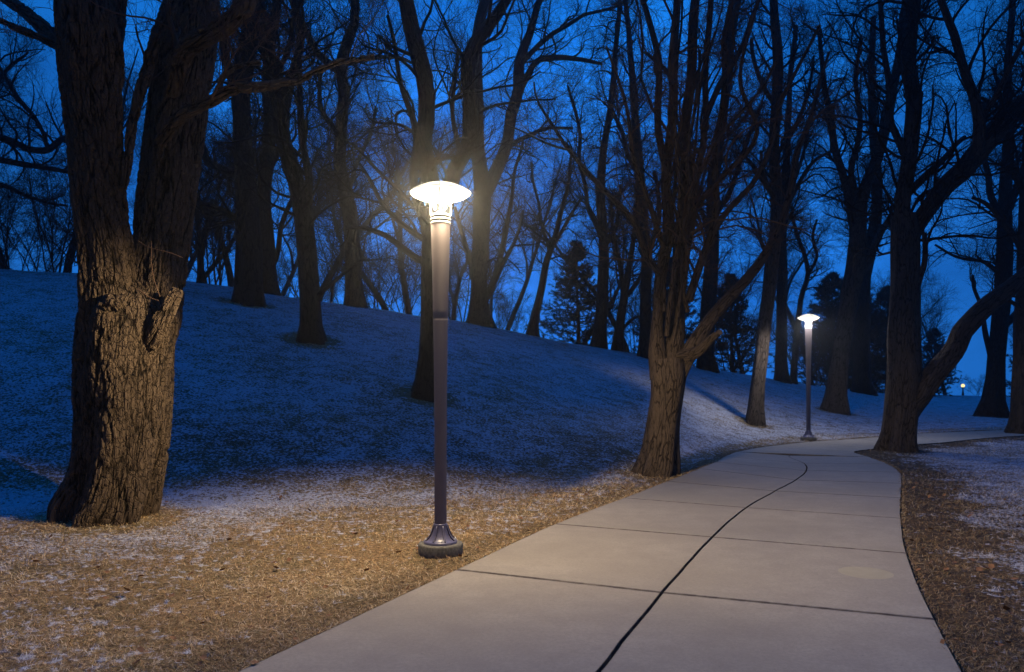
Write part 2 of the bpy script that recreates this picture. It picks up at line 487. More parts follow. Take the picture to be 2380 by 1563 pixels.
# ------------------------------------------------------------------ path slabs
def build_path():
    V, Q, E, TN = [], [], [], []
    n = 0; r_tone = np.random.default_rng(4)
    def cell(A, w=.007, side=0):  # A (a,b,2) grid of points, top surface, with rounded rim
        nonlocal n
        q = np.array([0, .007, .015, .1, .2, .3, .4, .5, .6, .7, .8, .9, .985, .993, 1]) * (len(A) - 1)
        i0 = np.minimum(q.astype(int), len(A) - 2); A = A[i0] + (A[i0 + 1] - A[i0]) * (q - i0)[:, None, None]
        tone = r_tone.random()
        a, b, _ = A.shape
        def inset(A, w):
            B = A.copy()
            u = A[:, -1] - A[:, 0]; u /= np.linalg.norm(u, axis=1, keepdims=True)
            v = A[-1] - A[0]; v /= np.linalg.norm(v, axis=1, keepdims=True)
            B[:, 0] += u * w; B[:, -1] -= u * w; B[0] += v * w; B[-1] -= v * w
            return B
        rings = [(inset(A, w), -.05), (inset(A, w), .006), (inset(A, w * 1.4), .013), (inset(A, w * 2.2), .016)]
        def rim(G): return np.concatenate([G[0, :-1], G[:-1, -1], G[-1, ::-1][:-1], G[::-1, 0][:-1]])
        st = n; L = None
        for G, z in rings:
            r = rim(G); V.append(np.c_[r, np.full(len(r), z)]); L = len(r)
            E.append(np.ones(L)); TN.append(np.full(L, tone)); n += L
        for k in range(len(rings) - 1):
            i0 = st + k * L + np.arange(L); i1 = np.roll(i0, -1)
            Q.append(np.stack([i0, i1, i1 + L, i0 + L], -1))
        G = rings[-1][0]; g0 = n
        V.append(np.c_[G.reshape(-1, 2), np.full(a * b, .016)])
        e = np.zeros((a, b)); e[:2] = e[-2:] = (.9 if w > .005 else .15)
        if side == 0: e[:, -2:] = .9
        if side == 1: e[:, :2] = .9
        E.append(e.ravel()); TN.append(np.full(a * b, tone)); n += a * b
        ii = g0 + np.arange(a * b).reshape(a, b)
        Q.append(np.stack([ii[:-1, :-1], ii[:-1, 1:], ii[1:, 1:], ii[1:, :-1]], -1).reshape(-1, 4))
    for s in range(len(SEC) - 1):
        R = RIB[s * MS:(s + 1) * MS + 1]
        for side in (0, 1):
            t = np.array([0, .004, .011, .2, .4, .6, .8, .989, .996, 1])[None, :, None]
            A = R[:, side][:, None] * (1 - t) + R[:, side + 1][:, None] * t
            if s >= NPRE + 7: # beyond the bend the slabs run on without a centre joint
                if side: continue
                A = R[:, 0][:, None] * (1 - t) + R[:, 2][:, None] * t
            cell(A, .0065 if s < NPRE + 6 else .003, side if s < NPRE + 7 else 2)
    me = np_mesh('path', np.concatenate(V), np.concatenate(Q), smooth=False, attrs={'edge': np.concatenate(E), 'tone': np.concatenate(TN)})
    tag(mk_obj('path', me, M_PATH), kind='structure')
    # filler in the joints
    t = np.linspace(.004, .996, 4)[None, :, None]
    A = RIB[:, 0][:, None] * (1 - t) + RIB[:, 2][:, None] * t
    a, b, _ = A.shape; ii = np.arange(a * b).reshape(a, b)
    me = np_mesh('joint_bed', np.c_[A.reshape(-1, 2), np.full(a * b, -.012)], np.stack([ii[:-1, :-1], ii[:-1, 1:], ii[1:, 1:], ii[1:, :-1]], -1).reshape(-1, 4))
    tag(mk_obj('path_bed', me, M_JOINT), kind='structure')
build_path()

# a faint yellowish round patch on a slab
c0 = FL(2012, 1336)
mb = MB(); mb.lathe([(0.0001, 0), (.12, 0), (.2, 0), (.225, 0)], 40)
m, nt, b = new_mat('yellowed_concrete')
pos = N(nt, 'ShaderNodeNewGeometry').outputs['Position']
nt.links.new(mixc(nt, maprange(nt, noise(nt, pos, 9., 4.), .3, .7), (.315, .275, .175), (.345, .30, .195)), b.inputs['Base Color']); b.inputs['Roughness'].default_value = .85
o = mb.build('stain', m); o.location = (c0[0], c0[1], .0168)
tag(o, 'pale yellowish round stain on the right-hand slab near the front', 'stain')

# ------------------------------------------------------------------ grass blades
def scatter(n, xr, yr, L, Wd, near_bias=1.6):
    u = rng.random(n)
    # density falls with distance like the size of a blade in view
    y = yr[0] * (yr[1] / yr[0]) ** (u ** near_bias)
    px = rng.uniform(xr[0], xr[1], n)
    x = (px - CX) / F * y
    ins = in_poly(x, y); dd = np.minimum(dist_line(x, y, EDGE_L), dist_line(x, y, EDGE_R))
    ok = ~ins | (dd < .07 * (vnoise(x * 5, y * 5, 71) - .35)); x, y = x[ok], y[ok]
    dl = dist_line(x, y, EDGE_L); dr = dist_line(x, y, EDGE_R); de = np.minimum(dl, dr)
    rt = dr < dl
    return x, y, de, rt
def blades(name, label, n, xr, yr, nb, seed):
    x, y, de, rt = scatter(n, xr, yr, 0, 0, nb)
    if seed == 1:   # tufts that lean over the slab edges
        ee = []
        for line, sg in ((EDGE_R, 1), (EDGE_L, -1)):
            q = rng.integers(0, len(line) - 1, 9000); u = rng.random(9000)[:, None]
            p = line[q] + (line[q + 1] - line[q]) * u; t_ = line[q + 1] - line[q]; t_ /= np.linalg.norm(t_, axis=1, keepdims=True)
            nrm = np.stack([t_[:, 1], -t_[:, 0]], -1) * sg
            ee.append(p + nrm * (rng.uniform(-.02, .05, 9000) - .035 * (vnoise(p[:, 0] * 6, p[:, 1] * 6, 91) - .45))[:, None])
        ee = np.concatenate(ee); ee = ee[(ee[:, 1] > 4) & (ee[:, 1] < 17)]
        x = np.concatenate([x, ee[:, 0]]); y = np.concatenate([y, ee[:, 1]])
        de = np.concatenate([de, np.full(len(ee), .03)]); rt = np.concatenate([rt, ee[:, 0] > np.interp(ee[:, 1], RIB[::1, 1, 1], RIB[::1, 1, 0])])
    n = len(x)
    z = height(x, y) - .003 - np.where(rt, .001 * (1 - sstep(.1, .6, de)), 0)
    z = z + .01 * (de < .02) + ((fnoise(x * 2.2, y * 2.2, 1) - .5) * .05 + (fnoise(x * 7, y * 7, 2) - .5) * .02) * sstep(.05, .5, de)
    px = CX + F * x / y; d0 = np.interp(px, KX, KD0)
    sc = np.clip(y / 8, .75, 3.2)
    clump = fnoise(x * 3, y * 3, 40)
    L = rng.uniform(.03, .075, n) * (.65 + .7 * clump) * (1 + .30 * (sc - 1))
    L *= np.where(y > d0 + 1, .62, 1)
    w = rng.uniform(.0012, .0026, n) * sc
    az = rng.random(n) * 2 * PI + 0
    el = np.radians(rng.uniform(2, 48, n) ** 1.0)
    d = np.stack([np.cos(az) * np.cos(el), np.sin(az) * np.cos(el), np.sin(el)], -1)
    sd = np.stack([-np.sin(az), np.cos(az), rng.normal(0, .3, n)], -1)
    b0 = np.stack([x, y, z], -1)
    m = b0 + d * (L * .5)[:, None]
    d2 = d + np.stack([rng.normal(0, .35, n), rng.normal(0, .35, n), rng.uniform(-.75, -.1, n)], -1)
    tip = m + d2 * (L * .5)[:, None]
    tip[:, 2] = np.maximum(tip[:, 2], z + .004)
    s = sd * w[:, None]
    V = np.stack([b0 - s, b0 + s, m + s * .8, m - s * .8, tip], 1)
    i = np.arange(n)[:, None] * 5
    Q = i + np.array([[0, 1, 2, 3]]); T = i + np.array([[3, 2, 4]])
    tint = np.clip(rng.beta(1.5, 1.3, n) + .5 * (fnoise(x * .9, y * .9, 60) - .5), 0, 1)
    sn = snow_cover(x, y, de, rt); dt = dirt_cover(x, y, de, rt)
    rep = lambda a: np.repeat(a, 5)
    me = np_mesh(name, V.reshape(-1, 3), Q, T, True, {'snow': rep(sn), 'tint': rep(tint), 'dirt': rep(dt)})
    tag(mk_obj(name, me, M_BLADE), label, 'grass', kind='stuff')
blades('grass', 'short dry straw coloured winter grass with flecks of snow beside the path', 230000, (-250, 2650), (4.0, 15), 1.0, 1)
blades('hill_grass', 'frosted sparse grass over the dim blue slope', 90000, (-150, 2600), (10.5, 46), 1.0, 2)

def litter():
    n = 750; x, y, de, rt = scatter(n, (-150, 2600), (4.2, 14), 0, 0, 1.0)
    keep = (de < .9) | (rng.random(len(x)) < .35); x, y, rt = x[keep], y[keep], rt[keep]; n = len(x)
    z = height(x, y) + .028
    az = rng.random(n) * 6.28; ti = rng.normal(0, .35, (n, 2)); s_ = rng.uniform(.012, .032, n)
    u = np.stack([np.cos(az), np.sin(az), ti[:, 0]], -1) * s_[:, None]; v = np.stack([-np.sin(az), np.cos(az), ti[:, 1]], -1) * s_[:, None] * .6
    c_ = np.stack([x, y, z], -1); up = np.array([0, 0, 1.]) * (s_ * rng.uniform(.1, .5, n))[:, None]
    V = np.stack([c_ - u + up * .6, c_ - v, c_ + u + up, c_ + v, c_ - v * 1.8 + up, c_ + v * 1.8 + up * .7], 1).reshape(-1, 3)
    i = np.arange(n)[:, None] * 6
    T = np.concatenate([i + np.array([[0, 1, 3]]), i + np.array([[1, 2, 3]]), i + np.array([[0, 4, 1]]), i + np.array([[1, 4, 2]]), i + np.array([[0, 3, 5]]), i + np.array([[3, 2, 5]])])
    me = np_mesh('leaf_litter', V, None, T, True)
    tag(mk_obj('leaf_litter', me, plain('dead_leaf', (.22, .11, .05), .8, .2, 0., 30.)), 'scattered small dead brown leaves in the grass along the path edges', 'leaves', kind='stuff')
litter()

# ------------------------------------------------------------------ lamps
def bulb_light(name, loc, energy, col, parent, back, up, cap, left, near_cut=.45):
    l = bpy.data.lights.new(name, 'POINT'); l.energy = energy; l.color = col; l.shadow_soft_size = .2 if left else .05
    l.use_nodes = True; nt = l.node_tree
    em = nt.nodes.get('Emission') or nt.nodes.new('ShaderNodeEmission')
    inc = N(nt, 'ShaderNodeNewGeometry').outputs['Incoming']
    sp = N(nt, 'ShaderNodeSeparateXYZ'); nt.links.new(inc, sp.inputs[0])
    # made-up directional strength: wide, even pool over path and lawn, little on the slope
    z = math_(nt, 'MULTIPLY', sp.outputs[2], SGN); y = math_(nt, 'MULTIPLY', sp.outputs[1], SGN)
    x = math_(nt, 'MULTIPLY', sp.outputs[0], SGN)
    side = math_(nt, 'ADD', math_(nt, 'MULTIPLY', math_(nt, 'MAXIMUM', x, 0.), 2.1), math_(nt, 'MULTIPLY', math_(nt, 'MINIMUM', x, 0.), -.45))
    ye = math_(nt, 'MINIMUM', math_(nt, 'MULTIPLY', math_(nt, 'SUBTRACT', y, side), 3.5), .75)
    t = math_(nt, 'SUBTRACT', 0., math_(nt, 'MULTIPLY', math_(nt, 'MAXIMUM', ye, 0.), back))
    v = maprange(nt, math_(nt, 'SUBTRACT', t, z), -.02, .24)
    near = maprange(nt, math_(nt, 'ADD', math_(nt, 'MULTIPLY', y, -1.), math_(nt, 'MULTIPLY', math_(nt, 'MAXIMUM', x, 0.), .45)), .25, 1., 1., near_cut)
    v = math_(nt, 'MULTIPLY', v, near)
    if left:
        v = math_(nt, 'MULTIPLY', v, maprange(nt, math_(nt, 'MULTIPLY', sp.outputs[0], SGN), -.93, -.68))  # leftward throw cut to keep the slope dim
    sh = math_(nt, 'POWER', math_(nt, 'MAXIMUM', math_(nt, 'MULTIPLY', z, -1.), cap), -.42)
    upx = math_(nt, 'MULTIPLY', math_(nt, 'ADD', math_(nt, 'MULTIPLY', math_(nt, 'MAXIMUM', x, 0.), 20.), 1.), up)  # extra strength added rightward to brighten the many-stemmed tree
    nt.links.new(math_(nt, 'ADD', math_(nt, 'MULTIPLY', v, sh), upx), em.inputs['Strength'])
    out = nt.nodes.get('Light Output') or nt.nodes.new('ShaderNodeOutputLight')
    nt.links.new(em.outputs[0], out.inputs[0])
    o = bpy.data.objects.new(name, l); COL.objects.link(o); o.location = loc; o.parent = parent
    return o
SGN = 1.0
def lamp(x, y, z, label, energy, col, back, up, cap, left):
    e = empty('street_lamp', (x, y, z), label, 'street lamp', 'lit post-top lamps beside the path')
    mb = MB(); mb.lathe([(.0001, -.25), (.218, -.25), (.222, .085), (.214, .098), (.2, .1), (.0001, .1)], 64); mb.build('concrete_footing', M_CONC, e)
    mb = MB(); mb.lathe([(.168, .1), (.168, .118), (.160, .126), (.15, .128), (.125, .145), (.098, .18), (.08, .225), (.07, .27), (.07, .285), (.066, .292), (.059, .293)], 64)
    for k in range(8):  # radial fins of the cast base
        a = k / 8 * 2 * PI + PI / 8; c, s_ = math.cos(a), math.sin(a); t = np.array([-s_, c, 0]) * .0075
        pr = [(.158, .127), (.150, .140), (.125, .162), (.103, .198), (.088, .24), (.078, .272), (.06, .274), (.06, .127)]
        A = [np.array([r * c, r * s_, zz]) for r, zz in pr]; n = len(A)
        V = np.array([p - t for p in A] + [p + t for p in A])
        Q = [(i, (i + 1) % n, n + (i + 1) % n, n + i) for i in range(n)]
        T = [(n - 1, i, i + 1) for i in range(n - 2)] + [(2 * n - 1, n + i + 1, n + i) for i in range(n - 2)]
        mb.add(V, Q, T)
    mb.build('cast_base', M_BASEMETAL, e)
    for k in range(4):
        a = k / 4 * 2 * PI + .2; mb = MB(); mb.lathe([(.012, .126), (.012, .14), (.006, .142), (.006, .152), (.0001, .153)], 6)
        o = mb.build('bolt', M_RING, e); o.location = (.146 * math.cos(a), .146 * math.sin(a), 0)
    zz = np.linspace(.285, 3.262, 60); rr = .060 + .0365 * ((zz - .285) / 2.977) ** 2.6
    pr = [(a_, b_) for a_, b_ in zip(rr, zz)]; k0 = int(np.searchsorted(zz, 2.32)); rs = float(np.interp(2.32, zz, rr))
    pr = pr[:k0] + [(rs, 2.314), (rs - .0012, 2.317), (rs - .0012, 2.322), (rs, 2.325)] + pr[k0 + 1:]
    mb = MB(); mb.lathe(pr, 64); mb.build('post', M_POLE, e)
    mb = MB(); mb.lathe([(.082, 3.255), (.082, 3.36)], 48); mb.build('louvre_core', M_DARKGAP, e)
    for zz in (3.264, 3.300, 3.336):
        mb = MB(); mb.lathe([(.082, zz), (.099, zz - .003), (.1015, zz + .003), (.1, zz + .010), (.09, zz + .016), (.082, zz + .017)], 56); mb.build('louvre_ring', M_RING, e)
    mb = MB(); mb.lathe([(.082, 3.353), (.078, 3.360), (.055, 3.370), (.025, 3.376), (.0001, 3.378)], 40); mb.build('inner_reflector', M_RING, e)
    mb = MB(); mb.lathe([(.088, 3.353), (.088, 3.40), (.090, 3.45), (.096, 3.486)], 48); mb.build('glass_cylinder', M_CLEAR, e)
    # saucer: opal upper dome and frosted lower bowl meeting at the rim
    mb = MB(); mb.lathe([(.302, 3.574), (.290, 3.588), (.26, 3.604), (.21, 3.628), (.15, 3.651), (.09, 3.668), (.04, 3.676), (.0001, 3.678)], 64); mb.build('opal_dome', M_DOME, e)
    mb = MB(); mb.lathe([(.302, 3.574), (.296, 3.558), (.265, 3.536), (.21, 3.512), (.16, 3.497), (.12, 3.489), (.098, 3.486)], 64); mb.build('frosted_bowl', M_BOWL, e)
    for k in range(4):
        a = k / 4 * 2 * PI - PI / 2 + .06; c, s_ = math.cos(a), math.sin(a); t = np.array([-s_, c, 0]) * .0065
        pr = [(.101, 3.35), (.1015, 3.40), (.104, 3.450), (.112, 3.478), (.160, 3.488), (.212, 3.503), (.268, 3.527), (.302, 3.558)]
        inner = [(.095, 3.35), (.0955, 3.40), (.098, 3.455), (.104, 3.4865), (.159, 3.4965), (.209, 3.5115), (.263, 3.5355), (.296, 3.562)]
        A = [np.array([r * c, r * s_, zz]) for r, zz in pr] + [np.array([r * c, r * s_, zz]) for r, zz in inner[::-1]]
        n = len(A); V = np.array([p - t for p in A] + [p + t for p in A]); h = len(pr)
        Q = [(i, (i + 1) % n, n + (i + 1) % n, n + i) for i in range(n)]
        for i in range(h - 1):
            j = n - 1 - i
            Q += [(i, j, j - 1, i + 1), (n + i, n + i + 1, n + j - 1, n + j)]
        mb = MB(); mb.add(V, Q); mb.build('rib', M_RIB, e, smooth=False)
        # thin seam that runs over the dome above the rib
        rr = np.linspace(.300, .01, 14); zz = np.interp(rr, [.0, .04, .09, .15, .21, .26, .29, .302], [3.679, 3.677, 3.669, 3.652, 3.629, 3.605, 3.589, 3.576])
        mb = MB(); mb.tubes(np.stack([rr * c, rr * s_, zz], -1)[None], np.full((1, 14), .0045), 6)
        mb.build('dome_seam', M_RIB, e)
    mb = MB(); a = np.linspace(0, 2 * PI, 65)
    mb.lathe([(.300, 3.571), (.304, 3.571), (.306, 3.574), (.304, 3.577), (.300, 3.577)], 64); mb.build('rim_band', M_RIB, e)
    for k in range(4):
        a = k / 4 * 2 * PI + .25
        bulb_light('bulb', (.16 * math.cos(a), .16 * math.sin(a), 3.54), energy / 4, col, e, back, up, cap, left)
    return e
L1 = P3(1024, 1285, F * CAMH / (1285 - HY)); L1[2] = 0
L2 = P3(1879, 1023, 22.75)
L2z = ground_z(L2[0], L2[1])
lamp(L1[0], L1[1], 0, 'tall lit post lamp in the foreground on the dry lawn left of the path', 2450, (1., .78, .475), .66, .014, .34, False)
lamp(L2[0], L2[1], L2z - .02, 'small distant lit post lamp at the far edge of the path bend', 500, (.97, .93, .93), .12, .02, .55, True)

def globe_lamp(px, py, d, r, label):
    p = P3(px, py, d); g = ground_z(p[0], p[1])
    e = empty('globe_lamp', (p[0], p[1], g), label, 'globe lamp')
    h = p[2] - g
    mb = MB(); a = np.linspace(-PI / 2, PI / 2, 16); mb.lathe(np.stack([np.cos(a) * r + 1e-4, np.sin(a) * r + h], -1), 24); mb.build('globe', M_GLOBE, e)
    mb = MB(); mb.lathe([(.11, 0), (.09, .3), (.06, .5), (.05, h - r - .08), (.09, h - r - .02), (.09, h - r + .03)], 16); mb.build('post', M_STEEL, e)
globe_lamp(2238, 897, 66, .15, 'tiny yellow glowing globe lamp far off at the right crest')
globe_lamp(2147, 869, 84, .11, 'pinprick of light beyond the crest beside the leaning trunk')

# ------------------------------------------------------------------ trees
def wander(start, dirs, L, n, wob, up, r):
    """grow B curved paths of n points"""
    B = len(L); P = np.zeros((B, n, 3)); P[:, 0] = start
    d = dirs.copy(); bend = r.normal(0, wob, (B, 3)) * .5
    for i in range(1, n):
        bend = bend * .6 + r.normal(0, wob, (B, 3))
        d = d + bend; d[:, 2] += up
        d /= np.linalg.norm(d, axis=1, keepdims=True)
        P[:, i] = P[:, i - 1] + d * (L / (n - 1))[:, None]
    return P
def sample(P, t):
    n = P.shape[1]; f = t * (n - 1); i = np.minimum(f.astype(int), n - 2); u = (f - i)
    ar = np.arange(len(P))
    a, b = P[ar, i], P[ar, i + 1]
    if P.ndim == 3: return a + (b - a) * u[:, None], (b - a)
    return a + (b - a) * u
def sprout(P, R, m, t0, L, ang, n, wob, up, rmin, rmax, r, rk=.62, t1=1.):
    B = len(P); rep = np.repeat(np.arange(B), m)
    t = (t0 + (t1 - t0) * (np.tile(np.arange(m), B) + r.random(B * m)) / m).clip(0, .999)
    p, tg = sample(P[rep], t); tg /= np.linalg.norm(tg, axis=1, keepdims=True) + 1e-9
    rad = sample(R[rep], t)
    v = r.normal(0, 1, (B * m, 3)); v -= (v * tg).sum(1, keepdims=True) * tg; v /= np.linalg.norm(v, axis=1, keepdims=True)
    a = np.radians(r.uniform(ang[0], ang[1], B * m))[:, None]
    d = tg * np.cos(a) + v * np.sin(a); d[:, 2] += .12; d /= np.linalg.norm(d, axis=1, keepdims=True)
    plen = np.linalg.norm(np.diff(P, axis=1), axis=2).sum(1)[rep]
    Lc = np.minimum(r.uniform(L[0], L[1], B * m) * (1.05 - .5 * t), plen * .9)
    r0 = np.clip(rad * rk * r.uniform(.6, 1., B * m), rmin, rmax)
    Pc = wander(p, d, Lc, n, wob, up, r)
    Rc = r0[:, None] * np.linspace(1, .35, n)[None]; Rc = np.maximum(Rc, rmin * .7)
    return Pc, Rc
def proj(P):
    y = np.maximum(P[..., 1], .5)
    return CX + F * P[..., 0] / y, HY - F * (P[..., 2] - CAMH) / y
def keep_visible(P, R, top=-140, side=150):
    px, py = proj(P)
    ok = (py.max(1) > top) & (px.max(1) > -side) & (px.min(1) < 2380 + side)
    return P[ok], R[ok]
def resample(A, n):
    A = catmull(A, 8)
    L = np.concatenate([[0], np.cumsum(np.linalg.norm(np.diff(A[:, :3], axis=0), axis=1))])
    t = np.linspace(0, L[-1], n)
    return np.stack([np.interp(t, L, A[:, k]) for k in range(A.shape[1])], -1)

def tree(name, label, cat, base, stems, seed, bark=None, twig=None, dens=1., crown_y=600, flare=1.5, depth=None,
         hero=0, spread=1.2, twiglen=1., group=None, extend=True, K=14, upb=.05, per_m=2.6, dmax=.9, wobk=1.0, l1max=.045):
    """stems: list of polylines [(px, py, width_px), ...]; the first one is the trunk"""
    r = np.random.default_rng(seed)
    d = depth or hit(*base)
    bz = P3(base[0], base[1], d)
    bz[2] = ground_z(bz[0], bz[1]) if base[1] < 1300 else 0
    e = empty(name, tuple(bz), label, cat, group)
    mt = MB(); mc = MB()
    allP, allR = [], []
    for si, st in enumerate(stems):
        st = [tuple(s) for s in st]
        dd0, dd1 = 0., 0.
        if si: dd1 = r.uniform(-spread, spread)
        if len(st[0]) == 4: offs = [s[3] for s in st]
        else: offs = list(np.linspace(dd0, dd1, len(st)))
        A = []
        for s, of in zip(st, offs):
            dp = d + of; q = P3(s[0], s[1], dp); A.append([*q, s[2] / F * dp / 2])
        if si == 0:
            A[0][2] = bz[2] - .18
            A.insert(1, [A[0][0], A[0][1], bz[2] + .05, A[0][3] * .93])
        if st[-1][1] <= 20 and extend:   # the limb goes on above the picture
            v = np.array(A[-1][:3]) - np.array(A[-2][:3]); v /= np.linalg.norm(v)
            for k in range(3):
                v = v + r.normal(0, .18, 3) + np.array([0, 0, .08]); v /= np.linalg.norm(v)
                A.append([*(np.array(A[-1][:3]) + v * (1.1 + .05 * d)), A[-1][3] * .66])
        A = np.array(A)
        nn = 64 if hero == 2 else (30 if st[0][2] > 20 else 20)
        if hero == 2: nn = int(np.clip(np.linalg.norm(np.diff(A[:, :3], axis=0), axis=1).sum() / .012, 60, 460))
        Rr = resample(A, nn); Pp, Rad = Rr[:, :3].copy(), np.maximum(Rr[:, 3], .006)
        if si == 0 and hero < 2: Rad *= 1 + .24 * np.exp(-np.maximum(Pp[:, 2] - bz[2], 0) / (1.1 * Rad[0] + .05))
        if si or True:
            L = np.linalg.norm(Pp[-1] - Pp[0])
            kk = np.arange(nn) / nn * L
            amp = .35 * np.minimum(Rad, .08) + (.085 if (si and hero < 2) else 0)
            for ax in (0, 1):
                Pp[:, ax] += amp * (vnoise(kk * .9 + seed * 3.7 + si * 11, kk * 0 + ax * 9.3, 3) - .5) * 2 * sstep(0, .15, np.arange(nn) / nn)
        ph = r.random(4) * 6
        def lob(th, PP, ph=ph, si=si, Rad=Rad):
            zz = PP[..., 2][..., None] - bz[2]
            base_ = np.exp(-np.maximum(zz, 0) / (.28 + 1.2 * Rad[0])) if si == 0 else 0
            a = .34 * base_ * (np.sin(th * 5 + ph[0]) * .5 + np.sin(th * 3 + ph[1]) * .5)
            b_ = .06 * np.sin(th * 4 + ph[2] + zz * 1.1) + .04 * np.sin(th * 7 + ph[3] - zz * 2.)
            return 1 + a + b_
        kd = (220 if st[0][2] > 90 else (90 if st[0][2] > 24 else 36)) if hero == 2 else (K * 2 if (si == 0 or hero) else K)
        mt.tubes(Pp[None], Rad[None], kd, lob, cap=True)
        Q = resample(np.c_[Pp, Rad], 24)
        allP.append(Q[:, :3]); allR.append(Q[:, 3])
    P0 = np.array(allP); R0 = np.array(allR)
    rm = .0032 + .00009 * d
    sc = twiglen
    tot = []
    # where the crown starts on each stem
    zc = CAMH + (HY - crown_y) / F * d
    Ps, Rs = [], []
    for p, q in zip(P0, R0):
        t0 = float(np.clip(np.interp(zc, p[:, 2], np.linspace(0, 1, 24)), 0, .8)) if p[-1, 2] > p[0, 2] else 0.1
        L = np.linalg.norm(np.diff(p, axis=0), axis=1).sum() * (1 - t0)
        m = max(2, int(L * per_m * dens))
        a, b_ = sprout(p[None], q[None], m, t0, (1.2 * sc, 3.4 * sc), (25, 72), 9, .20 * wobk, upb + .03, rm * 1.3, l1max, r)
        
        if hero and p[-1, 2] < zc + .25: continue
        Ps.append(a); Rs.append(b_)
    P1, R1 = np.concatenate(Ps), np.concatenate(Rs)
    P1, R1 = keep_visible(P1, R1, -420, 350)
    mc.tubes(P1, R1, 5)
    P2, R2 = sprout(P1, R1, int(6 * dmax + 1), .12, (.6 * sc, 1.9 * sc), (22, 60), 7, .18 * wobk, upb, rm, .03, r)
    P2, R2 = keep_visible(P2, R2)
    mc.tubes(P2, R2, 4)
    P3_, R3 = sprout(P2, R2, 7, .1, (.3 * sc, 1.0 * sc), (20, 60), 5, .2 * wobk, upb, rm * .7, .010, r)
    P3_, R3 = keep_visible(P3_, R3)
    mc.tubes(P3_, R3, 3)
    P4, R4 = sprout(P3_, R3, 4, .1, (.2 * sc, .65 * sc), (20, 60), 4, .2 * wobk, upb * .6, rm * .5, .006, r)
    P4, R4 = keep_visible(P4, R4)
    mc.tubes(P4, R4, 3)
    o = mt.build('trunk', bark or M_BARK, e, origin=bz)
    mc.build('crown', twig or M_TWIG, e, origin=bz)
    return e

# -- the big furrowed tree at the left
TA_stems = [
    [(245, 1205, 205), (262, 1150, 182), (275, 1080, 180), (285, 1000, 182), (295, 900, 190), (302, 800, 196), (308, 720, 188), (300, 640, 60)],
    [(282, 860, 100), (262, 760, 122), (250, 660, 116), (242, 560, 104), (232, 450, 104), (228, 350, 104), (218, 220, 118), (212, 120, 130), (200, 40, 120), (170, -60, 100)],
    [(322, 860, 100), (345, 760, 122), (362, 660, 112), (378, 560, 112), (392, 440, 116), (402, 330, 120), (414, 210, 124), (428, 100, 130), (445, 0, 112), (462, -100, 100)],
    [(225, 190, 50), (240, 90, 76), (250, -20, 70), (262, -120, 60)],
    [(190, 160, 40), (160, 118, 38), (105, 70, 28), (55, 25, 22), (0, -15, 18), (-60, -60, 14)],
    [(185, 150, 22), (145, 118, 15), (70, 78, 11), (0, 50, 9), (-60, 40, 7)],
    [(288, 440, 10, -.5), (296, 380, 13, -.5), (308, 280, 17, -.5), (335, 175, 20, -.5), (368, 80, 24, -.5), (398, 10, 26, -.4), (420, -70, 22, -.3)],
    [(372, 330, 20, -.2), (420, 272, 24, -.62), (480, 240, 20, -.8), (545, 208, 18, -.9), (600, 203, 15, -.9), (655, 194, 13, -.9), (700, 184, 11, -.9), (745, 162, 8, -1), (800, 142, 7, -1.1), (870, 133, 5, -1.1)],
    [(516, 222, 9, -.85), (512, 186, 8, -.85), (540, 160, 8, -.85), (578, 150, 6, -.8), (605, 146, 4, -.8)],
    [(400, 215, 26, -.1), (425, 130, 34, -.55), (460, 96, 40, -.8), (515, 66, 38, -.9), (552, 30, 36, -1), (580, -30, 32, -1)],
    [(352, 800, 30, -.28), (374, 745, 34, -.38), (396, 702, 26, -.36), (410, 672, 18, -.34)],
]
TA = tree('maple_tree', 'massive forked trunk with deeply furrowed bark at the left, lit by the near lamp', 'tree', (245, 1205), TA_stems, 3,
          M_BARK_BIG, M_TWIG_B, dens=.28, crown_y=420, hero=2, depth=F * CAMH / (1205 - HY), per_m=1.2, twiglen=.8, extend=True)
# knot on the trunk
kp = P3(262, 705, 9.7 - .5)
mb = MB(); r_ = np.random.default_rng(5)
a = np.linspace(-PI / 2, PI / 2, 22); K_ = 40
th = np.arange(K_) / K_ * 2 * PI
Vk = []
for ai in a:
    for t in th:
        v = np.array([math.cos(ai) * math.cos(t), math.cos(ai) * math.sin(t), math.sin(ai)])
        w = .085 + .02 * math.sin(4 * t + 3 * ai) + .012 * math.sin(9 * t - 5 * ai)
        Vk.append(v * w * np.array([1.25, .9, .95]) + kp)
ii = np.arange(22 * K_).reshape(22, K_); A_, B_ = ii[:-1], ii[1:]
mb.add(np.array(Vk), np.stack([A_, np.roll(A_, -1, 1), np.roll(B_, -1, 1), B_], -1).reshape(-1, 4), None, np.array(Vk) * 1.)
bzA = np.array(TA.location)
mb.build('bark_knot', M_BARK_BIG, TA, origin=bzA)
# thin bare vines on the fork
mb = MB()
for pts in ([(352, 560), (352, 610), (358, 650), (372, 690)], [(320, 560), (345, 575), (395, 588), (425, 600)], [(318, 670), (345, 690), (370, 700)]):
    A = resample(np.array([[*P3(px, py, 9.0), .005] for px, py in pts]), 16); mb.tubes(A[None, :, :3], A[None, :, 3], 5)
mb.build('dead_vine', M_TWIG_B, TA, origin=bzA)

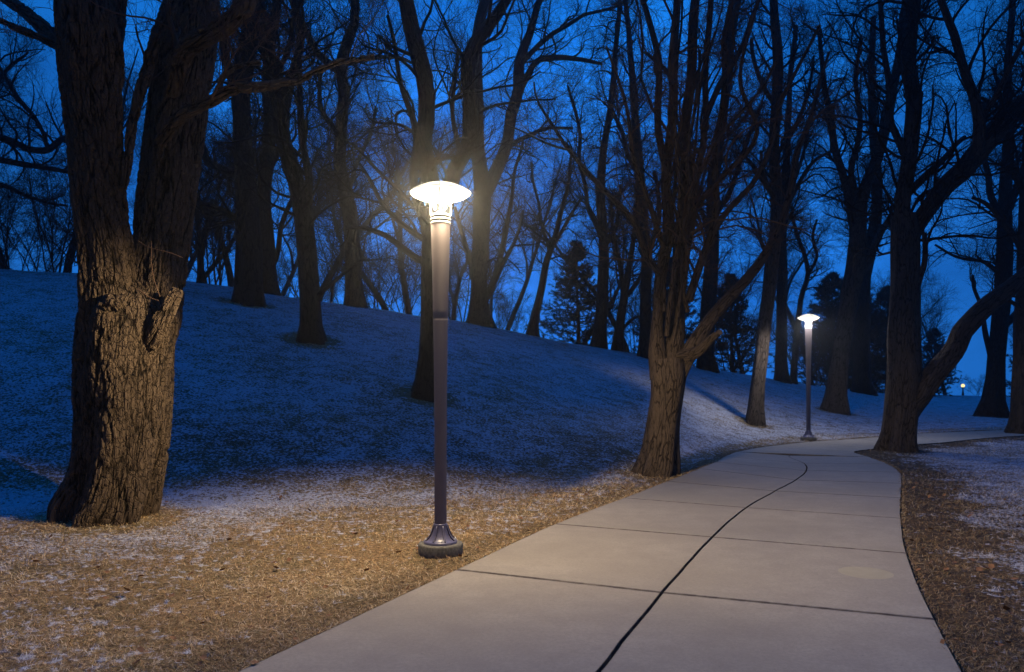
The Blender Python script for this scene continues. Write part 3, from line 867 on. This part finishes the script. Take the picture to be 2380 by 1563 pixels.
# -- the many-stemmed tree beside the path
TB_stems = [
    [(1528, 1105, 84), (1532, 1070, 76), (1540, 1000, 72), (1550, 930, 74), (1556, 870, 82), (1556, 835, 76)],
    [(1535, 880, 46), (1528, 820, 40), (1530, 740, 24), (1532, 640, 23), (1548, 520, 22), (1560, 380, 22), (1566, 240, 20), (1572, 100, 19), (1570, -40, 17)],
    [(1556, 880, 46), (1566, 800, 44), (1580, 700, 27), (1592, 560, 26), (1598, 420, 26), (1602, 280, 24), (1606, 140, 22), (1618, -20, 19)],
    [(1568, 890, 44), (1590, 830, 40), (1622, 770, 34), (1672, 706, 28), (1725, 650, 24), (1770, 590, 20), (1812, 520, 18), (1838, 430, 16), (1850, 350, 14), (1885, 270, 11), (1905, 190, 8), (1925, 120, 6)],
    [(1582, 830, 34), (1612, 815, 26), (1640, 790, 20), (1668, 772, 13)],
    [(1548, 600, 16), (1556, 555, 17), (1600, 495, 15), (1604, 420, 14), (1590, 365, 13), (1560, 330, 12), (1552, 250, 11), (1560, 205, 11), (1546, 170, 10), (1500, 120, 7)],
    [(1600, 497, 12), (1650, 440, 12), (1700, 385, 12), (1740, 340, 11), (1752, 290, 10), (1728, 210, 9), (1735, 130, 8), (1760, 40, 6)],
    [(1535, 640, 16), (1500, 590, 15), (1478, 520, 14), (1440, 475, 13), (1380, 415, 11), (1325, 350, 9), (1290, 290, 7), (1255, 230, 5), (1248, 190, 4)],
    [(1545, 575, 14), (1520, 530, 13), (1490, 440, 11), (1462, 360, 10), (1450, 270, 8), (1430, 190, 7), (1405, 110, 5)],
    [(1325, 350, 6), (1270, 330, 5), (1215, 305, 4), (1175, 290, 3)],
    [(1600, 700, 19), (1640, 560, 17), (1660, 430, 16), (1665, 300, 16), (1680, 150, 14), (1700, 20, 13), (1710, -50, 12)],
    [(1580, 620, 16), (1615, 500, 16), (1628, 360, 16), (1632, 220, 14), (1640, 80, 13), (1650, -40, 12)],
    [(1555, 420, 18), (1535, 300, 16), (1530, 180, 15), (1510, 80, 13), (1495, -20, 12)],
    [(1632, 300, 14), (1670, 200, 13), (1720, 110, 12), (1760, 20, 10), (1790, -40, 8)],
    [(1640, 590, 14), (1700, 480, 13), (1745, 420, 12), (1790, 330, 11), (1810, 240, 9), (1850, 150, 8), (1900, 60, 6)],
]
rB = np.random.default_rng(8)
for q in range(11):
    x0, y0 = rB.uniform(1538, 1600), rB.uniform(560, 830); x1 = x0 + rB.normal(10, 130) + (q % 3 == 0) * rB.uniform(-120, 200); y1 = rB.uniform(-60, 160)
    w0 = rB.uniform(8, 14); tt = np.linspace(0, 1, 8)
    wx = np.cumsum(rB.normal(0, 17, 8)); wx -= wx[0]
    TB_stems.append([(x0 + (x1 - x0) * t_ ** 1.3 + wx[k_], y0 + (y1 - y0) * t_, w0 * (1 - .6 * t_)) for k_, t_ in enumerate(tt)])
tree('many_stemmed_tree', 'grey brown tree with a dense sheaf of upright stems beside the left path edge', 'tree', (1528, 1105), TB_stems, 21,
     M_BARK_B, M_TWIG_B, dens=.5, crown_y=640, hero=1, depth=14.3, per_m=1.5, wobk=1.25, upb=.03, l1max=.026, spread=1.4, twiglen=.8, K=12)

# -- leaning tree in the bend
TC_stems = [
    [(2087, 1046, 78), (2090, 1010, 68), (2098, 930, 74), (2102, 850, 72), (2102, 760, 66), (2105, 660, 60), (2104, 560, 60), (2100, 500, 56)],
    [(2098, 560, 44), (2095, 470, 34), (2108, 380, 36), (2118, 260, 34), (2122, 130, 32), (2135, 20, 28), (2140, -40, 26)],
    [(2108, 570, 44), (2140, 500, 38), (2185, 445, 40), (2240, 400, 42), (2290, 340, 44), (2350, 265, 44), (2430, 200, 40)],
    [(2092, 1000, 40), (2118, 950, 46), (2145, 912, 48), (2176, 868, 46), (2217, 818, 44), (2241, 772, 44), (2263, 750, 44), (2308, 706, 42), (2372, 656, 38), (2440, 590, 32)],
    [(2252, 400, 26), (2272, 330, 28), (2262, 240, 24), (2235, 160, 20), (2215, 90, 18), (2190, 20, 15), (2180, -40, 12)],
    [(2270, 300, 14), (2310, 230, 13), (2345, 160, 12), (2385, 90, 10)],
    [(2110, 450, 18), (2150, 400, 15), (2200, 360, 12), (2240, 320, 10)],
    [(2110, 380, 18), (2080, 300, 16), (2060, 220, 14), (2050, 120, 12), (2040, 20, 10)],
    [(2128, 740, 22), (2138, 660, 14), (2150, 610, 12), (2142, 540, 10)],
]
tree('leaning_tree', 'wide trunk with a low limb leaning right, standing in the bend of the path', 'tree', (2087, 1046), TC_stems, 33,
     M_BARK_C, M_TWIG, dens=1.3, crown_y=620, hero=1, depth=19.4, per_m=1.9, spread=2., twiglen=1.1)

TREES = [
 ('tall_bare_tree', 'dark tree with flared base near the left crest, left one of a close pair', (575, 705), 41,
  [[(577, 706, 66), (578, 680, 56), (578, 600, 56), (574, 500, 52), (568, 400, 46), (563, 300, 40), (560, 220, 40), (572, 140, 42), (585, 60, 40), (592, -20, 36)],
   [(562, 250, 24), (540, 180, 22), (520, 100, 18), (505, 30, 14), (495, -30, 12)], [(585, 90, 26), (560, 20, 20), (540, -40, 16)],
   [(570, 420, 20), (530, 400, 18), (490, 380, 16), (450, 330, 12), (430, 290, 9)], [(565, 520, 18), (520, 490, 15), (470, 470, 12), (440, 440, 9)]], dict(crown_y=600)),
 ('tall_bare_tree', 'straight dark tree just right of the flared one on the left crest', (624, 672), 42,
  [[(624, 673, 48), (620, 640, 42), (617, 560, 40), (612, 470, 36), (620, 380, 32), (628, 280, 26), (620, 180, 24), (632, 90, 24), (645, 0, 20)],
   [(622, 400, 18), (648, 340, 16), (665, 250, 14), (690, 150, 12), (700, 60, 10)], [(625, 640, 14), (650, 560, 12), (668, 480, 10), (700, 420, 8)]], dict(crown_y=560)),
 ('tall_bare_tree', 'tree with a curving trunk mid-slope between the left pair and the near lamp', (725, 790), 43,
  [[(725, 791, 58), (722, 760, 46), (720, 690, 44), (714, 580, 43), (704, 490, 43), (684, 410, 40), (660, 330, 36), (645, 240, 33), (628, 150, 32), (608, 60, 30), (598, -20, 28)],
   [(712, 520, 20), (722, 430, 18), (712, 350, 16), (700, 270, 15), (690, 210, 14), (700, 130, 10)], [(645, 240, 22), (680, 170, 20), (700, 90, 18), (690, 20, 14), (700, -30, 12)],
   [(648, 260, 16), (630, 190, 14), (668, 110, 12), (690, 20, 10)], [(722, 700, 12), (770, 660, 9), (820, 620, 7), (850, 600, 5)]], dict(crown_y=560)),
 ('tall_bare_tree', 'slender dark tree with a snaking top, on the crest left of the near lamp', (825, 703), 44,
  [[(825, 704, 44), (822, 670, 38), (819, 600, 36), (815, 520, 34), (802, 450, 30), (788, 380, 28), (792, 300, 28), (800, 220, 26), (792, 160, 26), (808, 100, 24), (828, 40, 20), (825, -20, 18)],
   [(795, 170, 20), (755, 140, 18), (722, 100, 15), (695, 40, 12), (690, -20, 10)], [(795, 330, 14), (750, 260, 12), (740, 210, 10), (735, 160, 8)],
   [(792, 150, 14), (850, 138, 11), (920, 134, 8), (960, 150, 6)], [(805, 460, 12), (850, 330, 8), (880, 250, 6)]], dict(crown_y=600)),
 ('tall_bare_tree', 'wavy double-stemmed dark tree directly behind the near lamp post', (990, 920), 45,
  [[(988, 921, 62), (992, 890, 54), (998, 800, 50), (1003, 700, 50), (1004, 620, 50), (1004, 560, 48), (1010, 500, 40), (1004, 420, 40), (985, 340, 40), (995, 260, 38), (985, 180, 38), (965, 100, 38), (948, 20, 34), (940, -30, 32)],
   [(1000, 600, 30), (984, 520, 26), (968, 440, 22), (964, 350, 18), (950, 260, 14), (930, 150, 10), (900, 40, 7)],
   [(1018, 560, 30), (1032, 480, 36), (1052, 410, 38), (1085, 345, 34), (1086, 260, 32), (1092, 160, 34), (1118, 80, 30), (1165, 10, 24), (1190, -30, 20)],
   [(998, 620, 16), (950, 580, 15), (910, 555, 13), (870, 540, 11), (820, 530, 8), (800, 535, 5)], [(990, 560, 15), (930, 515, 13), (880, 470, 11), (850, 420, 9), (830, 380, 6)],
   [(960, 480, 10), (920, 440, 10), (880, 400, 8), (840, 350, 7), (800, 320, 4)], [(1040, 450, 14), (1060, 360, 12), (1045, 250, 10), (1060, 120, 8)]], dict(crown_y=560, per_m=1.7)),
 ('tall_bare_tree', 'tall forked dark tree on the crest just right of the near lamp', (1112, 752), 46,
  [[(1112, 753, 52), (1112, 725, 42), (1114, 640, 38), (1118, 540, 38), (1122, 450, 40), (1112, 370, 34), (1108, 280, 32), (1106, 180, 30), (1108, 90, 26), (1125, 10, 24)],
   [(1128, 450, 32), (1152, 400, 32), (1180, 330, 28), (1198, 240, 26), (1206, 160, 24), (1222, 90, 20), (1250, 10, 16)],
   [(1128, 700, 16), (1155, 620, 14), (1175, 540, 12), (1188, 470, 10), (1200, 400, 8), (1215, 330, 6)], [(1135, 690, 12), (1170, 610, 10), (1195, 560, 8), (1215, 490, 6)],
   [(1100, 650, 14), (1080, 580, 12), (1062, 520, 10), (1050, 480, 8)], [(1200, 230, 16), (1240, 150, 14), (1290, 135, 13), (1350, 140, 10), (1400, 150, 7)],
   [(1208, 150, 12), (1270, 90, 12), (1320, 60, 10), (1370, 30, 8), (1420, 20, 6)], [(1180, 345, 12), (1215, 320, 10), (1270, 300, 8), (1330, 300, 6)]], dict(crown_y=640, per_m=1.7)),
 ('young_tree', 'slim tree leaning right on the crest left of the small evergreen', (1235, 773), 47,
  [[(1236, 774, 26), (1242, 745, 20), (1254, 690, 18), (1268, 620, 16), (1284, 570, 13), (1300, 510, 11), (1318, 440, 9), (1330, 350, 7)],
   [(1278, 590, 10), (1262, 530, 8), (1245, 460, 7), (1232, 380, 5)], [(1285, 570, 9), (1320, 520, 8), (1350, 460, 6)]], dict(crown_y=640, per_m=2.2, twiglen=.7)),
 ('tall_bare_tree', 'dark straight tree rising behind the small evergreen', (1392, 806), 48,
  [[(1392, 807, 32), (1396, 760, 27), (1400, 680, 26), (1404, 600, 25), (1400, 520, 22), (1396, 430, 20), (1404, 340, 17), (1420, 240, 14), (1430, 120, 12), (1440, 10, 10)],
   [(1400, 560, 12), (1370, 490, 11), (1350, 400, 9), (1345, 300, 8), (1320, 200, 6)], [(1402, 600, 10), (1430, 520, 9), (1440, 430, 7)]], dict(crown_y=640)),
 ('young_tree', 'spreading dark tree at the crest between the small evergreen and the many-stemmed tree', (1436, 812), 49,
  [[(1437, 813, 26), (1438, 780, 22), (1444, 730, 20), (1452, 690, 20), (1462, 620, 13), (1475, 540, 11), (1480, 440, 9), (1470, 330, 7)],
   [(1450, 700, 13), (1440, 620, 11), (1425, 540, 9), (1420, 450, 7)], [(1455, 690, 11), (1490, 640, 9), (1510, 590, 7)], [(1440, 770, 8), (1470, 740, 7), (1505, 735, 5)]], dict(crown_y=680)),
 ('tall_bare_tree', 'dark trunk hidden partly by the left side of the many-stemmed tree', (1502, 832), 50,
  [[(1502, 833, 34), (1500, 780, 28), (1500, 700, 27), (1502, 600, 25), (1494, 500, 22), (1488, 400, 20), (1478, 300, 18), (1470, 180, 15), (1460, 60, 12), (1450, -20, 10)],
   [(1500, 620, 13), (1530, 520, 11), (1520, 400, 9)], [(1490, 420, 12), (1450, 330, 10), (1420, 230, 8)]], dict(crown_y=640)),
 ('tall_bare_tree', 'dark tree right behind the spread limb of the many-stemmed tree', (1642, 860), 51,
  [[(1642, 861, 46), (1640, 820, 36), (1644, 740, 34), (1652, 640, 32), (1656, 540, 30), (1658, 430, 27), (1672, 320, 24), (1690, 200, 20), (1700, 80, 17), (1720, -20, 14)],
   [(1656, 520, 14), (1700, 430, 12), (1730, 340, 10), (1770, 240, 8)], [(1655, 560, 12), (1620, 470, 10), (1600, 360, 8)]], dict(crown_y=620)),
 ('slim_tree', 'slender leaning trunk on the lit snowy slope left of the far lamp', (1752, 985), 52,
  [[(1751, 986, 34), (1755, 950, 32), (1762, 890, 31), (1770, 820, 31), (1779, 740, 31), (1790, 660, 30), (1799, 580, 29), (1804, 500, 27), (1802, 420, 25), (1799, 340, 24), (1803, 250, 24), (1808, 150, 22), (1800, 60, 20), (1795, -20, 18)],
   [(1803, 470, 12), (1770, 420, 11), (1735, 370, 8), (1700, 350, 6)], [(1804, 360, 12), (1840, 300, 10), (1870, 220, 8), (1890, 130, 6)], [(1800, 520, 10), (1850, 440, 10), (1890, 380, 8), (1940, 350, 6)],
   [(1803, 250, 12), (1770, 180, 10), (1750, 90, 8)]], dict(crown_y=560, bark=M_BARK_C, per_m=2.0)),
 ('slim_tree', 'straight dark trunk just left of the far lamp', (1816, 887), 53,
  [[(1816, 888, 30), (1815, 850, 26), (1816, 760, 25), (1818, 660, 23), (1816, 560, 21), (1822, 450, 18), (1830, 330, 15), (1836, 200, 12), (1850, 60, 10)],
   [(1816, 540, 10), (1790, 450, 8), (1770, 350, 6)], [(1820, 480, 10), (1860, 390, 8), (1880, 290, 6)]], dict(crown_y=640)),
 ('slim_tree', 'thin crooked tree between the far lamp and the straight trunk left of it', (1846, 892), 54,
  [[(1846, 893, 17), (1845, 850, 14), (1852, 770, 13), (1862, 690, 12), (1878, 640, 11), (1868, 590, 9), (1850, 540, 8), (1840, 480, 6)],
   [(1876, 650, 8), (1895, 600, 7), (1890, 560, 6), (1900, 510, 5)]], dict(crown_y=700, twiglen=.7)),
 ('rough_tree', 'brown-barked tree with torn bark and spreading roots right of the far lamp', (1942, 957), 55,
  [[(1942, 958, 50), (1943, 930, 42), (1947, 880, 40), (1953, 830, 38), (1962, 770, 38), (1974, 700, 38), (1985, 640, 40), (1992, 580, 40), (1998, 520, 34), (2004, 460, 28), (2020, 410, 24), (2045, 350, 24), (2062, 280, 22), (2078, 190, 20), (2095, 90, 18), (2105, 0, 15)],
   [(1994, 570, 24), (1980, 500, 20), (1960, 430, 18), (1942, 350, 16), (1930, 260, 14), (1915, 170, 12), (1900, 60, 9)], [(1998, 640, 20), (2025, 590, 18), (2050, 540, 15), (2075, 500, 10)],
   [(1996, 500, 16), (1985, 400, 14), (1995, 300, 12), (1990, 190, 10), (2000, 80, 8)]], dict(crown_y=600, bark=M_BARK_C)),
 ('tall_bare_tree', 'thick black trunk just right of the brown rooted tree', (2004, 914), 56,
  [[(2004, 915, 52), (2003, 880, 38), (2003, 800, 35), (2005, 720, 34), (2010, 640, 30), (2030, 540, 26), (2040, 430, 22), (2030, 310, 18), (2025, 180, 15), (2030, 40, 12)],
   [(2010, 600, 12), (1980, 520, 10), (1960, 430, 8)]], dict(crown_y=620)),
 ('tall_bare_tree', 'dark tree with a flared foot on the far right slope beyond the path', (2305, 970), 57,
  [[(2303, 971, 56), (2306, 940, 42), (2312, 880, 38), (2320, 790, 37), (2328, 700, 36), (2334, 600, 34), (2336, 500, 30), (2340, 400, 26), (2345, 300, 22), (2340, 180, 18), (2350, 60, 14), (2355, -20, 12)],
   [(2336, 520, 16), (2300, 440, 14), (2280, 340, 12), (2290, 230, 9)], [(2330, 760, 16), (2360, 730, 14), (2400, 690, 12)], [(2315, 860, 14), (2290, 780, 12), (2280, 700, 9), (2260, 640, 7)],
   [(2338, 500, 14), (2370, 420, 12), (2400, 340, 10)], [(2330, 640, 12), (2280, 610, 9), (2230, 600, 7), (2170, 570, 5)]], dict(crown_y=680, per_m=2.0)),
 ('tall_bare_tree', 'black trunk cut by the right edge of the picture', (2376, 1008), 58,
  [[(2372, 1009, 58), (2374, 970, 48), (2378, 880, 46), (2383, 760, 46), (2388, 640, 44), (2392, 500, 40), (2398, 350, 36), (2400, 200, 30), (2398, 50, 26)],
   [(2388, 620, 18), (2350, 540, 14), (2300, 480, 10), (2260, 460, 6)], [(2392, 480, 18), (2360, 380, 14), (2330, 280, 10), (2310, 160, 7)], [(2384, 740, 12), (2340, 700, 8), (2290, 690, 6)]], dict(crown_y=700, spread=.8)),
 ('young_tree', 'small dark forked tree on the crest between the big trunk and the left pair', (468, 657), 59,
  [[(468, 658, 18), (467, 630, 15), (466, 580, 14), (462, 530, 11), (450, 470, 9), (445, 400, 7)], [(467, 600, 9), (485, 550, 8), (492, 490, 6)], [(466, 590, 8), (445, 560, 7), (430, 520, 5)]], dict(crown_y=620, twiglen=.7)),
 ('spreading_tree', 'dark tree with low level limbs reaching right behind the big trunk at the left edge', (-70, 622), 60,
  [[(-72, 623, 60), (-72, 560, 52), (-70, 470, 48), (-80, 380, 44), (-75, 280, 36), (-70, 180, 28), (-80, 60, 20)],
   [(-60, 360, 18), (0, 372, 15), (70, 385, 13), (130, 396, 11), (190, 405, 8), (230, 400, 6)], [(-60, 330, 18), (0, 320, 15), (60, 345, 14), (110, 350, 15), (150, 322, 14), (200, 318, 11), (240, 300, 7)],
   [(-60, 440, 14), (0, 430, 12), (50, 450, 9), (110, 470, 7), (160, 480, 5)], [(110, 348, 8), (80, 280, 9), (40, 230, 9), (10, 180, 8), (-20, 130, 7)], [(-70, 250, 16), (-20, 210, 12), (20, 150, 8), (60, 120, 5)]], dict(crown_y=560, spread=.9, per_m=2.2)),
]
for nm, lab, base, sd, stems, kw in TREES:
    cat = 'tree'
    tree(nm, lab, cat, base, stems, sd, **kw)

# -- far trees behind the crest: a few kinds, copied
def proto_tree(seed, Hh=11., multi=1, dens=1., lean=.1, low=.25):
    r = np.random.default_rng(seed)
    mt, mc = MB(), MB(); PP, RR = [], []
    for s in range(multi):
        v = np.array([[r.normal(0, .12 + .16 * (multi > 1)), r.normal(0, .12 + .16 * (multi > 1)), 1.]]); v /= np.linalg.norm(v)
        st = np.array([[r.normal(0, .18 * (multi > 1)), r.normal(0, .18 * (multi > 1)), -.3]])
        L = np.array([Hh * r.uniform(.75, 1.)])
        P = wander(st, v, L, 24, .045, .01, r)
        R = ((.15 if multi == 1 else .06) * Hh / 11 * np.linspace(1, .12, 24) ** .9)[None]
        R[0, :3] *= np.array([1.35, 1.15, 1.05])
        mt.tubes(P, R, 10); PP.append(P); RR.append(R)
        a, b_ = sprout(P, R, 6 if multi == 1 else 3, low, (Hh * .3, Hh * .5), (20, 42), 24, .05, .03, .02, .09, r, .7, .75)
        mt.tubes(a, b_, 7); PP.append(a); RR.append(b_)
    P0, R0 = np.concatenate(PP), np.concatenate(RR)
    P1, R1 = sprout(P0, R0, int(8 * dens), low, (Hh * .1, Hh * .26), (25, 62), 8, .15, .05, .008, .028, r)
    P2, R2 = sprout(P1, R1, 6, .1, (Hh * .05, Hh * .15), (22, 60), 6, .17, .04, .0055, .013, r)
    P3_, R3 = sprout(P2, R2, 7, .05, (Hh * .03, Hh * .09), (20, 60), 4, .2, .03, .0035, .006, r)
    mc.tubes(P1, R1, 4); mc.tubes(P2, R2, 3); mc.tubes(P3_, R3, 3)
    return mt, mc
KINDS = [(101, 13., 1, 1.3, .1, .3), (102, 12., 1, 1.4, .1, .22), (103, 14., 1, 1.3, .1, .35), (104, 8., 3, .8, .1, .2), (105, 6.0, 5, .7, .1, .15)]
PROTO = []
for kd in KINDS:
    mt, mc = proto_tree(*kd[:4], lean=kd[4], low=kd[5])
    a = mt.build('trunk', M_BARK); b_ = mc.build('crown', M_TWIG); PROTO.append((a, b_))
used = [False] * len(PROTO)
def far_tree(kind, x, y, sc, rot, label, group, name='distant_tree', cat='tree', dz=0.):
    e = empty(name, (x, y, ground_z(x, y) - .1 + dz), label, cat, group)
    e.scale = (sc, sc, sc); e.rotation_euler = (0, 0, rot)
    for i, src in enumerate(PROTO[kind]):
        if not used[kind]: o = src
        else: o = src.copy(); COL.objects.link(o)
        o.parent = e
    used[kind] = True
    return e
r = np.random.default_rng(77)
# (px, distance, kind, scale)
FAR = []
for px in np.arange(-120, 2560, 92):
    p = px + r.uniform(-26, 26)
    d1 = np.interp(p, D1X, D1)
    FAR.append((p, d1 + r.uniform(4, 16), int(r.integers(0, 3)), r.uniform(.85, 1.2)))
for px in np.arange(-100, 2560, 175):
    p = px + r.uniform(-50, 50)
    d1 = np.interp(p, D1X, D1)
    FAR.append((p, d1 + r.uniform(18, 36), int(r.integers(0, 3)), r.uniform(1., 1.4)))
for p, d, k_, s in FAR:
    if 1180 < p < 1330 and r.random() < .55: continue
    if 2205 < p < 2290: continue
    x = (p - CX) / F * d
    far_tree(k_, x, d, s, r.uniform(0, 6.28), 'bare tree far back behind the crest of the slope, one thin silhouette among many', 'far trees behind the crest')
SHR = [(20, 3), (75, 4), (118, 3), (150, 4), (430, 4), (505, 3), (520, 4), (655, 4), (770, 3), (790, 4), (860, 4), (890, 3), (930, 4), (955, 4), (1045, 4), (1075, 3), (1170, 4), (1200, 4), (1460, 4), (1530, 4), (1890, 4), (1915, 4), (1700, 3), (2275, 4)]
for p, k_ in SHR:
    d = np.interp(p, D1X, D1) + r.uniform(1.5, 6)
    x = (p - CX) / F * d
    far_tree(k_, x, d, r.uniform(.75, 1.1) * (.55 if p > 2200 or 1150 < p < 1230 else 1), r.uniform(0, 6.28), 'low many-stemmed bare thicket shrub along the crest of the slope', 'thicket shrubs along the crest', 'thicket_shrub', 'shrub')

# -- evergreens
def conifer(seed, Hh, Wd):
    r = np.random.default_rng(seed); mt, mc = MB(), MB()
    P = wander(np.array([[0, 0, -.2]]), np.array([[0, 0, 1.]]), np.array([Hh]), 16, .01, .02, r)
    R = (np.linspace(.12, .015, 16))[None]; mt.tubes(P, R, 10)
    n = 130; t = (np.arange(n) + r.random(n)) / n * .93 + .05
    p, _ = sample(np.repeat(P, n, 0), t)
    az = r.random(n) * 6.28; el = r.uniform(-.12, .22, n)
    dd = np.stack([np.cos(az), np.sin(az), el], -1); dd /= np.linalg.norm(dd, axis=1, keepdims=True)
    L = Wd * (1 - t) ** 1.05 * r.uniform(.6, 1.1, n) + .12
    B = wander(p, dd, L, 8, .06, .04, r); BR = np.linspace(.022, .005, 8)[None] * np.ones((n, 1)); mt.tubes(B, BR, 4)
    P2, R2 = sprout(B, BR, 9, .15, (.2, .7), (25, 60), 5, .1, .03, .006, .01, r)
    mt.tubes(P2, R2, 3)
    # needles: thin blades round every twig
    for PP, m in ((P2, 56), (B, 80)):
        Bn = len(PP); rep = np.repeat(np.arange(Bn), m); tt = r.random(Bn * m) * .999
        q, tg = sample(PP[rep], tt); tg /= np.linalg.norm(tg, axis=1, keepdims=True) + 1e-9
        v = r.normal(0, 1, q.shape) * .8 + tg * .9; v /= np.linalg.norm(v, axis=1, keepdims=True)
        ln = r.uniform(.08, .18, len(q))[:, None]; sd = np.cross(v, r.normal(0, 1, q.shape)); sd /= np.linalg.norm(sd, axis=1, keepdims=True)
        V = np.stack([q - sd * .010, q + sd * .010, q + v * ln], 1).reshape(-1, 3)
        mc.add(V, None, np.arange(len(V)).reshape(-1, 3))
    return mt, mc
mt, mc = conifer(9, 5.6, 3.1)
CON = (mt.build('trunk', M_BARK), mc.build('foliage', M_NEEDLE))
first = True
for px, dadd, sc, lab in ((1345, 3.0, 1.0, 'small feathery evergreen on the crest left of the many-stemmed tree'),
                          (1702, 6, 1.15, 'dark broad evergreen behind the slope between the many-stemmed tree and the slender trunk'),
                          (1560, 9, 1.3, 'black evergreen mostly hidden behind the many-stemmed tree'),
                          (1935, 8, 1.55, 'tall dark evergreen right behind the far lamp'),
                          (2062, 5, 1.45, 'dark evergreen left behind the leaning tree trunk'),
                          (1985, 14, 1.9, 'tallest dark evergreen behind the thick black trunk'),
                          (2170, 2, .95, 'low evergreen on the right crest under the leaning limb'),
                          (2420, 12, 1.6, 'evergreen partly out of view at the right edge')):
    d = np.interp(px, D1X, D1) + dadd; x = (px - CX) / F * d
    e = empty('evergreen_tree', (x, d, ground_z(x, d) + (0)), lab, 'evergreen tree', 'evergreens behind the crest')
    e.scale = (sc,) * 3; e.rotation_euler = (0, 0, px * .37)
    for src in CON:
        o = src if first else src.copy()
        if not first: COL.objects.link(o)
        o.parent = e
    first = False

# ------------------------------------------------------------------ sky
w = bpy.data.worlds.new('World'); S.world = w; w.use_nodes = True; nt = w.node_tree
bg = nt.nodes['Background']
tc = N(nt, 'ShaderNodeTexCoord').outputs['Generated']
sp = N(nt, 'ShaderNodeSeparateXYZ'); nt.links.new(tc, sp.inputs[0])
ramp = N(nt, 'ShaderNodeValToRGB'); nt.links.new(maprange(nt, sp.outputs[2], -.2, 1., 0, 1, 'LINEAR'), ramp.inputs[0])
e = ramp.color_ramp.elements
e[0].position = 0; e[0].color = (.016, .19, .76, 1); e[1].position = 1; e[1].color = (.012, .32, 1.6, 1)
for p, c in ((.2, (.022, .26, .98)), (.32, (.019, .25, .96)), (.46, (.010, .215, .84)), (.58, (.004, .15, .58)), (.75, (.010, .28, 1.40))):
    x = e.new(p); x.color = (*c, 1)
cl = noise(nt, vscale(nt, tc, (1, 1, 2.2)), 4.5, 5., .55)
c = mixc(nt, maprange(nt, cl, .36, .62, 0, .62), ramp.outputs[0], (.003, .085, .40))
azi = maprange(nt, sp.outputs[1], -.6, .5, .22, 1.)          # afterglow in front, night behind
azx = maprange(nt, math_(nt, 'ABSOLUTE', sp.outputs[0]), .12, .62, 1.12, .5)
st = math_(nt, 'MULTIPLY', azi, azx)
nt.links.new(c, bg.inputs[0]); nt.links.new(math_(nt, 'MULTIPLY', st, 1.15), bg.inputs[1])

# ------------------------------------------------------------------ camera
cam = bpy.data.cameras.new('camera'); co = bpy.data.objects.new('camera', cam); COL.objects.link(co)
co.location = (0, 0, CAMH); co.rotation_euler = (PI / 2, 0, 0)
cam.sensor_width = 36; cam.lens = F / 2380 * 36; cam.shift_y = (HY - 781.5) / 2380
cam.clip_end = 1000; cam.clip_start = .05
cam.dof.use_dof = True; cam.dof.focus_distance = 8.2; cam.dof.aperture_fstop = 3.2
S.camera = co
S.view_settings.view_transform = 'Standard'; S.view_settings.look = 'None'; S.view_settings.exposure = 0; S.view_settings.gamma = 1
S.cycles.use_denoising = True; S.cycles.sample_clamp_indirect = 2.; S.cycles.max_bounces = 4; S.cycles.diffuse_bounces = 1; S.cycles.transparent_max_bounces = 12

# ------------------------------------------------------------------ thin scattering air, added to imitate lens bloom round the lamps
HZ = .0012
if HZ:
    x0, x1, y0, y1, z0, z1 = -215, 275, -60, 330, float(Z.min()) - 1.5, 26.
    V = [(x, y, z) for z in (z0, z1) for y in (y0, y1) for x in (x0, x1)]
    me = np_mesh('glow_haze', V, [(0, 2, 3, 1), (4, 5, 7, 6), (0, 1, 5, 4), (2, 6, 7, 3), (0, 4, 6, 2), (1, 3, 7, 5)], smooth=False)
    hm = bpy.data.materials.new('glow_haze_air'); hm.use_nodes = True; nt = hm.node_tree; nt.nodes.clear()
    pv = N(nt, 'ShaderNodeVolumePrincipled'); pv.inputs['Density'].default_value = HZ; pv.inputs['Color'].default_value = (.8, .85, .9, 1); pv.inputs['Anisotropy'].default_value = .86
    o_ = N(nt, 'ShaderNodeOutputMaterial'); nt.links.new(pv.outputs[0], o_.inputs['Volume'])
    tag(mk_obj('glow_haze', me, hm), kind='stuff')
    S.cycles.volume_bounces = 0
